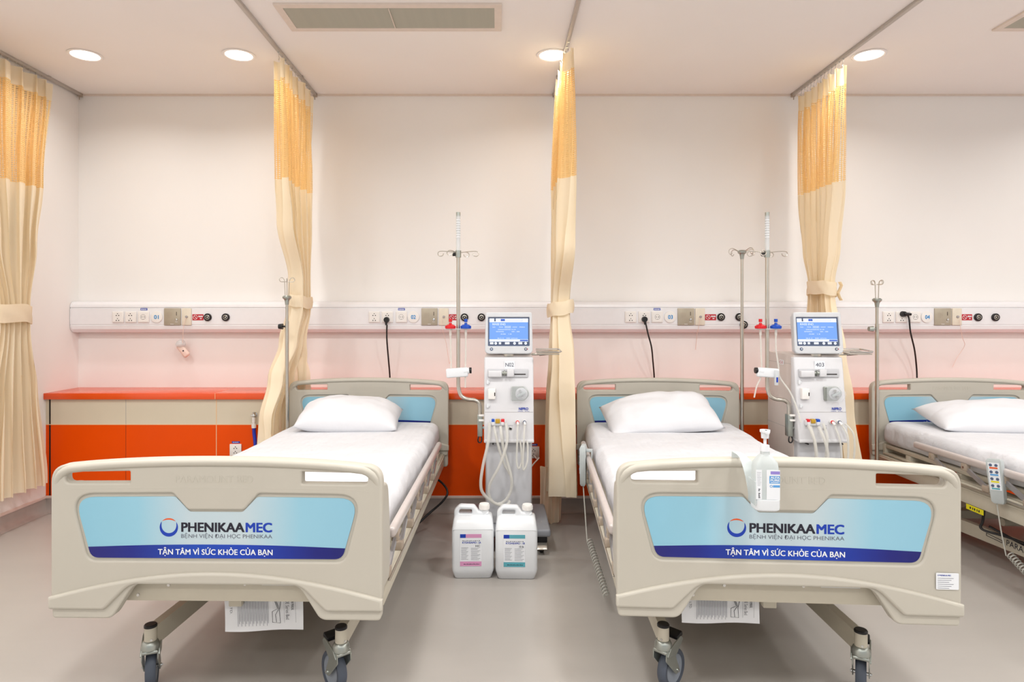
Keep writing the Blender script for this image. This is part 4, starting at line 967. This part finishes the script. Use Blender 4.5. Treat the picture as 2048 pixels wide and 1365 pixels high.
# ------------------------------------------------------------------ haemodialysis machines
def machine(label, x, yf, tag_text, mrot, tubes):
    """x centre, yf depth of the lower front edge; k turns photo pixels at that depth into metres"""
    t = thing('dialysis_machine', label, 'dialysis machine', (x, yf, 0), 0, 'white dialysis machines')
    k = 3.3/F
    def zz(py): return H-(py-632)*k
    xx = lambda px: (px-1018)*k
    LEAN = 0.06; z0, z1 = zz(884), zz(716)
    def fy(z): return LEAN*(z-z0)/(z1-z0)        # front panel leans back
    ln = Matrix.Rotation(-math.atan2(LEAN, z1-z0), 4, 'X')    # drawing helper about the lower edge
    def onp(z, d=0.0): return fy(z)-d
    hw = 0.128
    # rear cabinet with side panels
    b = MB().m('machine_side'); b.box(-hw+0.006, hw-0.006, 0.075, 0.40, zz(1040), z1+0.012, 0.008)
    b.m('joint')
    for s in (-1, 1):
        for z_ in (zz(877)+0.03, z1-0.04): b.box(s*(hw-0.0065)-0.0006, s*(hw-0.0065)+0.0006, 0.10, 0.40, z_-0.001, z_+0.001)
        b.box(s*(hw-0.0065)-0.0006, s*(hw-0.0065)+0.0006, 0.10, 0.102, zz(877)+0.03, z1-0.04)
    b.build('cabinet', t)
    b = MB().m('machine')
    b.loft([[(-hw, onp(z0), z0), (hw, onp(z0), z0), (hw, 0.09, z0), (-hw, 0.09, z0)], [(-hw, onp(z1), z1), (hw, onp(z1), z1), (hw, 0.10, z1), (-hw, 0.10, z1)]])
    bmesh.ops.bevel(b.bm, geom=list(b.bm.edges), offset=0.009, segments=3, affect='EDGES', profile=0.5)
    b.m('joint').box(-hw+0.004, hw-0.004, onp(zz(826))-0.0008, onp(zz(826))+0.002, zz(826)-0.001, zz(826)+0.001)
    b.build('front_panel', t)
    b = MB().m('machine_grey'); b.box(-0.118, 0.118, 0.035, 0.40, 0.125, z0+0.004, 0.012, 3); b.m('machine').box(-hw, hw, -0.004, 0.09, z0-0.006, z0+0.010, 0.004); b.m('black')
    for px in (1055, 986): b.cyl((xx(px), 0.03, z0-0.012), (xx(px), -0.002, z0-0.012), 0.004, n=8)
    b.build('lower_column', t)
    b = MB().m('base_grey'); b.box(-0.21, 0.21, -0.055, 0.40, 0.088, 0.128, 0.012, 3); b.m('joint').box(0.17, 0.173, 0.06, 0.09, 0.127, 0.129); b.build('base', t)
    for sx in (-1, 1):
        for yy in (-0.01, 0.34):
            c = MB().m('black'); c.box(sx*0.165-0.028, sx*0.165+0.028, yy-0.03, yy+0.03, 0.055, 0.089, 0.006); co = c.build('caster', t)
            w_ = MB().m('black'); w_.lathe([(0, -0.012), (0.030, -0.012), (0.033, -0.008), (0.033, 0.008), (0.030, 0.012), (0, 0.012)], 24, T(sx*0.165, yy, 0.0335) @ Matrix.Rotation(PI/2, 4, 'Y')); w_.m('steel').cyl((sx*0.165-0.02, yy, 0.0335), (sx*0.165+0.02, yy, 0.0335), 0.009, n=14); w_.build('wheel', co)
            if yy < 0:
                p_ = MB().m('steel'); p_.box(sx*0.165-0.026, sx*0.165+0.026, -0.075, -0.035, 0.040, 0.048, 0.002, 2, Matrix.Rotation(math.radians(35), 4, 'X')); p_.build('brake_pedal', co)
    # neck and monitor
    b = MB().m('steel'); b.cyl((0, 0.10, z1+0.002), (0, 0.10, z1+0.022), 0.035, n=26); b.box(0.0, 0.125, 0.085, 0.105, z1+0.008, z1+0.016, 0.002); b.cyl((0.12, 0.09, z1+0.012), (0.175, 0.08, z1+0.014), 0.006, n=12); b.build('swivel_neck', t)
    b = MB().m('steel'); b.box(0.145, 0.26, 0.02, 0.14, z1+0.020, z1+0.024, 0.001, 1, Matrix.Rotation(math.radians(6), 4, 'X')); b.m('chrome')
    b.tube([(0.145, 0.02, z1+0.027), (0.26, 0.02, z1+0.027), (0.27, 0.035, z1+0.03), (0.27, 0.12, z1+0.036), (0.258, 0.14, z1+0.037), (0.145, 0.14, z1+0.037)], 0.004, 8); b.cyl((0.16, 0.08, z1+0.014), (0.21, 0.07, z1+0.020), 0.010, n=12); b.build('side_tray', t)
    mo = MB(); W2, Hm = 0.125, 0.218
    mo.m('bezel').shape([rpoly([(-W2, 0, 0.025), (W2, 0, 0.025), (W2*0.97, Hm, 0.012), (-W2*0.97, Hm, 0.012)], 6), rrect(-0.108, 0.108, 0.040, 0.192, 0.004, 2)], 0.010, 0.005, T(0, 0.0, 0) @ RX, 3)
    mo.box(-0.120, 0.120, 0.006, 0.040, 0.010, 0.208, 0.012, 3); mo.box(-0.08, 0.08, 0.036, 0.075, 0.02, 0.17, 0.015, 3)
    mm = mo.build('monitor', t, (0.0, 0.06, z1+0.016)); mm.rotation_euler = (math.radians(-8), 0, mrot)
    b = MB().m('slate'); b.box(-0.108, 0.108, -0.004, 0.006, 0.040, 0.192); yq = -0.0045
    b.m('scr_blue').quad(-0.101, 0.101, 0.076, 0.166, yq); b.m('scr_white').quad(-0.101, 0.101, 0.166, 0.186, yq); b.quad(-0.101, 0.101, 0.064, 0.076, yq); b.m('scr_dark').quad(-0.101, 0.101, 0.046, 0.064, yq)
    y2 = yq-0.0004; mt = T(0, y2, 0) @ RX
    b.m('scr_dark').quad(-0.076, -0.068, 0.170, 0.186, y2); b.m('scr_mid').quad(-0.042, -0.020, 0.172, 0.183, y2)
    for q in ((-0.042, 0.072, 0.1825, 0.1835), (-0.042, 0.072, 0.1715, 0.1725), (0.0712, 0.0722, 0.1715, 0.1835)): b.quad(q[0], q[1], q[2], q[3], y2)
    b.m('scr_white').text('RINSE END', (-0.085, -0.017, 0.150, 0.161), mt)
    b.text('DRAIN', (-0.085, -0.070, 0.138, 0.1425), mt); b.text('PRIME', (-0.050, -0.030, 0.138, 0.1425), mt); b.text('RINSE', (-0.018, 0.008, 0.138, 0.1435), mt); b.text('DISINF', (0.020, 0.044, 0.138, 0.1425), mt); b.text('PRERIN', (0.056, 0.084, 0.138, 0.1425), mt)
    for q in ((-0.021, 0.011, 0.1450, 0.1457), (-0.021, 0.011, 0.1355, 0.1362), (-0.021, -0.0203, 0.1355, 0.1457), (0.0103, 0.011, 0.1355, 0.1457)): b.quad(q[0], q[1], q[2], q[3], y2)
    b.text('DEGASSING 0:10', (-0.056, 0.036, 0.125, 0.130), mt); b.text('REMAINING', (-0.066, -0.026, 0.114, 0.119), mt); b.text('00 : 00', (0.015, 0.056, 0.114, 0.119), mt); b.text('-0.00   1.0', (-0.045, 0.014, 0.101, 0.106), mt); b.text('36.5 C   500 ml/min', (-0.06, 0.046, 0.079, 0.084), mt)
    b.m('scr_white')
    for a, c in ((-0.098, -0.080), (-0.052, -0.040), (-0.020, 0.004), (0.050, 0.070)): b.quad(a, c, 0.050, 0.061, y2)
    for cx_ in (-0.068, 0.030, 0.088): b.cyl((cx_, y2, 0.055), (cx_, y2-0.0003, 0.055), 0.007, n=16)
    b.m('scr_mid').quad(0.058, 0.100, 0.066, 0.074, y2)
    b.build('screen', mm)
    for px_, m_ in ((-0.090, 'slate'), (0.088, 'ink_grey')):
        b = MB().m(m_); b.lathe([(0, 0), (0.0085, 0), (0.0075, 0.004), (0, 0.0045)], 20, T(px_, -0.014, 0.024) @ RX); b.m('ink_white').cyl((px_, -0.0185, 0.024), (px_, -0.0188, 0.024), 0.003, n=12); b.build('power_button', mm)
    b = MB().m('red'); b.cyl((0.096, -0.014, 0.024), (0.096, -0.0175, 0.024), 0.003, n=10); b.build('indicator_lamp', mm)
    # name card
    z_ = zz(731); b = MB().m('sticker'); b.box(xx(1009), xx(1030), onp(z_)-0.004, onp(z_)-0.001, zz(740), zz(724)); b.m('ink_grey').text(tag_text, (xx(1011), xx(1028), zz(735.5), zz(727.5)), T(0, onp(z_)-0.0046, 0) @ RX, bold=0.01); b.build('name_card', t)
    # syringe pump
    z_ = zz(748); yv = onp(z_); b = MB().m('machine_grey'); b.box(xx(975), xx(1057), yv-0.010, yv+0.004, zz(757), zz(740), 0.004); b.m('machine').box(xx(976), xx(1004), yv-0.030, yv-0.006, zz(756), zz(743), 0.006, 3); b.box(xx(1014), xx(1028), yv-0.028, yv-0.006, zz(755), zz(740), 0.003)
    b.m('zinc').cyl((xx(1004), yv-0.018, zz(748)), (xx(1014), yv-0.018, zz(748)), 0.008, n=16); b.cyl((xx(1008), yv-0.018, zz(748)), (xx(1010), yv-0.018, zz(748)), 0.016, n=20); b.m('dark').box(xx(1029), xx(1052), yv-0.0112, yv-0.009, zz(751.5), zz(749.5)); b.build('syringe_pump', t)
    for py in (766, 813):
        b = MB().m('milky'); yv = onp(zz(py)); b.cyl((xx(975), yv-0.008, zz(py-4)), (xx(975), yv-0.008, zz(py+4)), 0.006, n=12); b.box(xx(975), xx(979), yv-0.010, yv+0.002, zz(py+2), zz(py-2), 0.001); b.build('tube_clip', t)
    yv = onp(zz(789)); b = MB().m('socket'); b.box(xx(976), xx(991), yv-0.026, yv+0.003, zz(800), zz(778), 0.004, 3); b.m('dark').box(xx(988.5), xx(990.5), yv-0.0268, yv-0.025, zz(793), zz(786)); b.build('bubble_detector', t)
    # blood pump
    zc = zz(789); yv = onp(zc); b = MB().m('zinc'); b.shape([rpoly([(xx(1023), zz(803), 0.006), (xx(1050), zz(803), 0.018), (xx(1058), zz(793), 0.012), (xx(1058), zz(785), 0.012), (xx(1050), zz(775), 0.018), (xx(1023), zz(775), 0.006)], 6)], 0.005, 0.003, T(0, yv-0.006, 0) @ RX)
    b.m('machine_grey').lathe([(0, 0), (0.031, 0), (0.031, 0.008), (0.027, 0.010), (0, 0.010)], 32, T(xx(1043), yv-0.012, zc) @ RX); po = b.build('blood_pump', t)
    b = MB().m('chrome')
    for a in range(4):
        an = PI/2*a+0.4; b.cyl((xx(1043)+0.018*math.cos(an), yv-0.020, zc+0.018*math.sin(an)), (xx(1043)+0.018*math.cos(an), yv-0.036, zc+0.018*math.sin(an)), 0.0065, n=14)
    b.cyl((xx(1043), yv-0.020, zc), (xx(1043), yv-0.034, zc), 0.009, n=18); b.m('handset').box(xx(1043)-0.024, xx(1043)+0.024, yv-0.040, yv-0.032, zc-0.006, zc+0.006, 0.003, 2, Matrix.Rotation(math.radians(-25), 4, 'Y')); b.build('rotor', po)
    b = MB().m('cover'); b.shape([rpoly([(xx(1022), zz(804), 0.006), (xx(1050), zz(804), 0.020), (xx(1060), zz(793), 0.014), (xx(1060), zz(785), 0.014), (xx(1050), zz(774), 0.020), (xx(1022), zz(774), 0.006)], 6)], 0.001, 0.001, T(0, yv-0.044, 0) @ RX); b.build('cover', po)
    b = MB().m('ink_blue'); yv = onp(zz(820)); b.text('NIPRO', (xx(1038), xx(1057), zz(822), zz(816.5)), T(0, yv-0.0012, 0) @ RX, bold=0.03); b.text('SURDIAL', (xx(1036), xx(1047), zz(825), zz(823.4)), T(0, yv-0.0012, 0) @ RX); b.text('55 Plus', (xx(1050), xx(1059), zz(825), zz(823.4)), T(0, yv-0.0012, 0) @ RX); b.xf(T(0, -0.0016, 0)); b.build('maker_lettering', t)
    # dialysate couplings
    zc = zz(845); yv = onp(zc); b = MB().m('milky'); b.box(xx(981), xx(1011), yv-0.018, yv+0.003, zz(852), zz(841), 0.004); 
    for c0, c1, m_ in ((983, 989, 'blue' if tubes == 1 else 'red'), (991, 1000, 'gold'), (1002, 1009, 'red' if tubes == 1 else 'blue')): b.m(m_).box(xx(c0), xx(c1), yv-0.024, yv-0.004, zz(847), zz(838.5), 0.003)
    for c0 in (986, 1005): b.m('machine').box(xx(c0)-0.008, xx(c0)+0.008, yv-0.027, yv-0.012, zz(851), zz(844), 0.002)
    b.build('coupling_block', t)
    zc = zz(858); yv = onp(zc); b = MB().m('chrome'); b.lathe([(0.009, 0), (0.009, 0.004), (0.006, 0.005), (0.006, 0.002)], 20, T(xx(1021), yv, zc) @ RX); b.m('black').cyl((xx(1021), yv, zc), (xx(1021), yv-0.006, zc), 0.006, n=16); b.m('ink_grey').text('SAMPLE', (xx(1017), xx(1026), zz(853), zz(851.6)), T(0, yv-0.0012, 0) @ RX); b.build('sample_port', t)
    for px, m_ in ((1035, 'red'), (1049, 'slate')):
        zc = zz(845); yv = onp(zc); b = MB().m('socket'); b.cyl((xx(px), yv, zc), (xx(px), yv-0.012, zc), 0.011, n=20); b.m(m_).cyl((xx(px), yv-0.010, zc), (xx(px), yv-0.017, zc), 0.009, n=18); b.m('socket').cyl((xx(px), yv-0.016, zc), (xx(px)+0.002, yv-0.036, zc-0.012), 0.006, n=14); b.build('hose_port', t)
    def hose(pts, r, m_='clear'):
        b = MB().m(m_); b.tube([(xx(a), d, zz(c)) for a, c, d in pts], r, 10, smooth=8); b.build('hose', t)
    if tubes == 1:
        hose([(979, 845, -0.015), (977, 880, -0.03), (966, 930, -0.04), (962, 965, -0.045), (968, 985, -0.04), (990, 1004, -0.03), (1012, 1008, -0.03), (1020, 1000, -0.02)], 0.0078)
        hose([(1012, 846, -0.015), (1014, 880, -0.04), (1000, 925, -0.05), (980, 965, -0.04), (979, 990, -0.03), (992, 1006, -0.02), (1010, 1000, -0.02), (1022, 978, -0.02), (1022, 950, -0.03), (1008, 900, -0.03), (1003, 870, -0.04), (1001, 852, -0.02)], 0.0072)
        hose([(988, 852, -0.015), (992, 870, -0.03), (998, 895, -0.03), (1008, 925, -0.025), (1020, 948, -0.02)], 0.0065)
        hose([(1035, 850, -0.02), (1034, 880, -0.035), (1033, 920, -0.04), (1037, 934, -0.04), (1043, 920, -0.035), (1042, 895, -0.03), (1040, 882, -0.005)], 0.0050)
        hose([(1049, 850, -0.02), (1047, 880, -0.04), (1045, 925, -0.045), (1047, 936, -0.045), (1054, 920, -0.04), (1055, 890, -0.02), (1053, 882, -0.005)], 0.0050)
    else:
        hose([(983, 850, -0.02), (990, 880, -0.05), (994, 930, -0.05), (990, 990, -0.03), (985, 1040, -0.01)], 0.0075)
        hose([(988, 852, -0.015), (993, 880, -0.03), (996, 920, -0.03), (994, 1000, -0.01)], 0.0065)
        hose([(1003, 852, -0.02), (1012, 885, -0.05), (1016, 930, -0.05), (1010, 1000, -0.03), (990, 1040, -0.01)], 0.0075)
        hose([(1012, 846, -0.02), (1016, 870, -0.04), (1015, 900, -0.04), (1013, 960, -0.02), (1020, 1010, 0.0)], 0.0065)
        hose([(1036, 852, -0.02), (1042, 880, -0.04), (1045, 920, -0.04), (1044, 960, -0.02)], 0.0050)
        hose([(1050, 850, -0.02), (1056, 872, -0.045), (1056, 920, -0.045), (1054, 960, -0.02)], 0.0055)
        hose([(1054, 846, -0.03), (1066, 865, -0.05), (1068, 900, -0.05), (1066, 960, -0.03)], 0.0050)
    b = MB().m('gold')
    # infusion pole clamped on the left flank
    sx = -0.150
    b = MB().m('zinc'); b.box(sx-0.013, sx+0.013, 0.045, 0.085, zz(885)+0.02, zz(833)+0.0, 0.003); b.box(sx+0.005, -hw+0.012, 0.05, 0.075, zz(862), zz(858), 0.001); b.m('socket').box(sx-0.006, sx+0.022, 0.036, 0.05, zz(846), zz(842), 0.002); b.box(sx-0.006, sx+0.022, 0.036, 0.05, zz(836), zz(832), 0.002)
    b.m('black').tube([(sx-0.004, 0.05, zz(876)), (sx-0.010, 0.045, zz(882)), (sx-0.008, 0.045, zz(888)), (sx+0.004, 0.045, zz(889)), (sx+0.010, 0.045, zz(883)), (sx+0.006, 0.05, zz(877))], 0.0035, 8, smooth=4); b.build('pole_clamp', t)
    px0 = xx(915)
    yP = 0.065
    b = MB().m('steel'); b.tube([(sx, yP, zz(850)), (sx, yP, zz(830)), (sx, yP, zz(818)), (sx-0.008, yP, zz(809)), (sx-0.03, yP, zz(804)), (px0+0.045, yP, zz(802)), (px0+0.015, yP, zz(795)), (px0+0.002, yP, zz(780)), (px0, yP, zz(760)), (px0, yP, zz(700)), (px0, yP, zz(600)), (px0, yP, zz(500))], 0.0100, 14, smooth=6); po = b.build('pole', t)
    b = MB().m('clear2'); b.cyl((px0, yP, zz(506)), (px0, yP, zz(428)), 0.0112, n=18); b.m('zinc').cyl((px0, yP, zz(428)), (px0, yP, zz(421)), 0.0112, n=18); b.m('ink_white')
    for i in range(8): b.cyl((px0, yP, zz(436+i*5)), (px0, yP, zz(437+i*5)), 0.0114, n=18)
    b.build('top_sleeve', po)
    b = MB().m('zinc'); b.cyl((px0, yP, zz(513)), (px0, yP, zz(499)), 0.015, n=20); b.m('black').cyl((px0-0.012, yP, zz(507)), (px0-0.030, yP-0.002, zz(507)), 0.008, 0.009, n=14); b.build('hanger_clamp', po)
    for sgn, L, dy in ((-1, 0.096, -0.006), (1, 0.096, 0.0), (-1, 0.045, -0.05), (1, 0.045, 0.05)):
        b = MB().m('steel'); z_ = zz(504)
        P = [(px0+sgn*0.010, yP, z_+0.002), (px0+sgn*L*0.6, yP+dy*0.6, z_+0.008), (px0+sgn*L, yP+dy, z_+0.008), (px0+sgn*(L+0.010), yP+dy, z_-0.004), (px0+sgn*(L+0.002), yP+dy, z_-0.016), (px0+sgn*(L-0.014), yP+dy, z_-0.014), (px0+sgn*(L-0.020), yP+dy, z_-0.002)]
        b.tube(P, 0.0024, 7, smooth=5); b.build('hanger_hook', po)
    b = MB().m('clear2'); b.box(px0-0.066, px0+0.066, yP-0.022, yP+0.010, zz(660), zz(658), 0.002); b.build('cap_shelf', po)
    for sgn, m_, m2 in ((-1, 'red', 'red'), (1, 'blue', 'blue')):
        cxp = px0+sgn*0.040; b = MB().m(m_); b.lathe([(0, 0), (0.026, 0), (0.027, 0.004), (0.025, 0.014), (0.018, 0.020), (0.008, 0.022), (0.007, 0.030), (0, 0.030)], 24, T(cxp, yP-0.012, zz(658)))
        for a in range(16): b.cyl((cxp+0.0262*math.cos(a*PI/8), yP-0.012+0.0262*math.sin(a*PI/8), zz(658)+0.001), (cxp+0.0262*math.cos(a*PI/8), yP-0.012+0.0262*math.sin(a*PI/8), zz(658)+0.014), 0.0017, n=6)
        b.cyl((cxp, yP-0.012, zz(658)+0.034), (cxp, yP-0.012, zz(658)+0.050), 0.009, n=14); b.m('clear').cyl((cxp, yP-0.012, zz(658)+0.028), (cxp, yP-0.012, zz(658)+0.036), 0.006, n=12); b.build('bottle_cap', po)
        b = MB().m('clear'); b.cyl((cxp, yP-0.012, zz(659)), (cxp, yP-0.012, zz(672)), 0.0065, n=12)
        if sgn < 0: P = [(cxp, yP-0.012, zz(672)), (cxp+0.002, yP-0.013, zz(700)), (cxp+0.004, yP-0.016, zz(735)), (cxp+0.002, yP-0.012, zz(757))] + ([(cxp-0.02, yP-0.014, zz(775)), (cxp-0.035, yP-0.018, zz(798))] if tubes == 2 else [])
        else: P = [(cxp, yP-0.012, zz(672)), (cxp, yP-0.014, zz(700)), (cxp+(0.012 if tubes == 2 else -0.002), yP-0.016, zz(735)), (cxp+(0.02 if tubes == 2 else -0.002), yP-0.014, zz(757 if tubes == 2 else 778))] + ([(cxp+0.06, yP-0.04, zz(785)), (cxp+0.085, yP-0.06, zz(815)), (cxp+0.10, yP-0.08, zz(845))] if tubes == 2 else [])
        b.tube(P, 0.0042, 8, smooth=6); b.build('drip_tube', po)
    b = MB().m('milky'); f_ = 1 if tubes == 1 else -1
    b.box(px0-0.062, px0+0.052, yP-0.030, yP-0.004, zz(757), zz(738), 0.008, 3, Matrix.Rotation(math.radians(-4*f_), 4, 'Y')); b.cyl((px0+f_*0.03, yP-0.016, zz(745)), (px0+f_*0.058, yP-0.016, zz(743)), 0.016, n=18)
    b.m('black').cyl((px0+f_*0.058, yP-0.016, zz(743)), (px0+f_*0.070, yP-0.016, zz(743)), 0.0155, n=18); b.build('holder_clamp', po)
    if tubes == 2:
        b = MB().m('clear2'); b.cyl((px0+0.032, yP-0.036, zz(742)), (px0+0.032, yP-0.036, zz(772)), 0.010, n=14); b.m('ink_blue').box(px0+0.028, px0+0.036, yP-0.048, yP-0.045, zz(766), zz(756)); b.build('drip_chamber', po)
    return t
machine('first dialysis machine with N02 card, behind the two white jerrycans', X(1018, 3.3)+0.0, 3.30, 'N02', 0.0, 1)
m2 = machine('second dialysis machine with 403 card, right of the middle bed head', X(1648, 3.3), 3.30, '403', math.radians(-3), 2)
b = MB().m('sticker'); b.box(-0.1228, -0.1222, 0.19, 0.24, 0.94, 0.965); b.m('sign_red').text('C-5', (-0.236, -0.20, 0.944, 0.960), T(-0.1232, 0, 0) @ Matrix.Rotation(-PI/2, 4, 'Z') @ RX, bold=0.03); b.build('side_sticker', m2)

# ------------------------------------------------------------------ jerrycans
def jerrycan(label, x, y, rz, ink, code, sub):
    t = thing('jerrycan', label, 'jerrycan', (x, y, 0), rz, 'white plastic jerrycans on the floor')
    def ring(a, c, r, z): return [(p[0], p[1], z) for p in rrect(-a, a, -c, c, r, 4)]
    b = MB().m('milky')
    b.loft([ring(0.078, 0.060, 0.015, 0.0), ring(0.084, 0.066, 0.018, 0.003), ring(0.0945, 0.076, 0.018, 0.036), ring(0.096, 0.078, 0.018, 0.048), ring(0.096, 0.078, 0.018, 0.226), ring(0.0945, 0.076, 0.018, 0.232), ring(0.090, 0.060, 0.02, 0.262), ring(0.086, 0.044, 0.02, 0.273), ring(0.078, 0.030, 0.02, 0.278)])
    hd = [(-0.090, 0.235, 0.01), (0.074, 0.235, 0.01), (0.074, 0.290, 0.006), (0.026, 0.294, 0.006), (0.006, 0.320, 0.016), (-0.062, 0.323, 0.024), (-0.089, 0.298, 0.03)]
    hole = rpoly([(-0.068, 0.281, 0.008), (-0.006, 0.281, 0.008), (-0.004, 0.302, 0.010), (-0.062, 0.303, 0.010)][::-1], 5)
    b.shape([rpoly(hd, 6), hole], 0.010, 0.010, RX.copy(), 4)
    b.cyl((0.052, 0, 0.27), (0.052, 0, 0.300), 0.021, n=26)
    # mould lines
    b.box(-0.092, 0.092, -0.0785, -0.0765, 0.227, 0.230)
    b.build('body', t, ang=50)
    b = MB().m('socket'); b.lathe([(0, 0.300), (0.024, 0.300), (0.024, 0.320), (0.022, 0.325), (0, 0.325)], 30, T(0.052, 0, 0))
    for a in range(24): b.cyl((0.052+0.024*math.cos(a*PI/12), 0.024*math.sin(a*PI/12), 0.302), (0.052+0.024*math.cos(a*PI/12), 0.024*math.sin(a*PI/12), 0.319), 0.0012, n=5)
    b.build('screw_cap', t)
    y0 = -0.0790; b = MB().m('sticker'); b.box(-0.056, 0.038, y0, y0+0.002, 0.060, 0.196, 0.0)
    yq = y0-0.0003; b.m(ink).quad(-0.056, 0.038, 0.060, 0.080, yq); b.quad(-0.031, 0.038, 0.180, 0.196, yq); b.m('ink_blue').quad(-0.056, -0.031, 0.180, 0.196, yq)
    mt = T(0, yq-0.0003, 0) @ RX
    b.m('ink_blue').text('KYDHEAMO', (-0.046, 0.016, 0.156, 0.164), mt, bold=0.03); b.text('- '+code, (0.019, 0.036, 0.156, 0.164), mt, bold=0.03)
    b.m('ink_grey').dashes(-0.046, 0.034, 0.1665, 0.169, yq-0.0003, 9)
    b.m('ink').text(sub, (0.012, 0.032, 0.141, 0.150), mt, bold=0.01)
    b.m('ink_grey')
    for i in range(10):
        z_ = 0.138-0.0055*i; b.quad(-0.051, -0.020-0.004*(i % 3), z_, z_+0.0010, yq-0.0003); b.quad(-0.008, 0.033-0.006*((i+1) % 3), z_-0.002, z_-0.001, yq-0.0003)
    b.m('ink').dashes(-0.040, 0.030, 0.067, 0.070, yq-0.0003, 10)
    b.xf(T(0, 0, 0.062) @ Matrix.Diagonal((1.04, 1, 1.075, 1)) @ T(0, 0, -0.060)); b.build('label_sheet', t)
jerrycan('white jerrycan with a pink banded label, left of the pair', -0.114, 3.022, math.radians(1), 'pink_ink', '2A', 'HC')
jerrycan('white jerrycan with a teal banded label, right of the pair', 0.0875, 3.012, math.radians(-1), 'teal_ink', '1B', '10 lít')
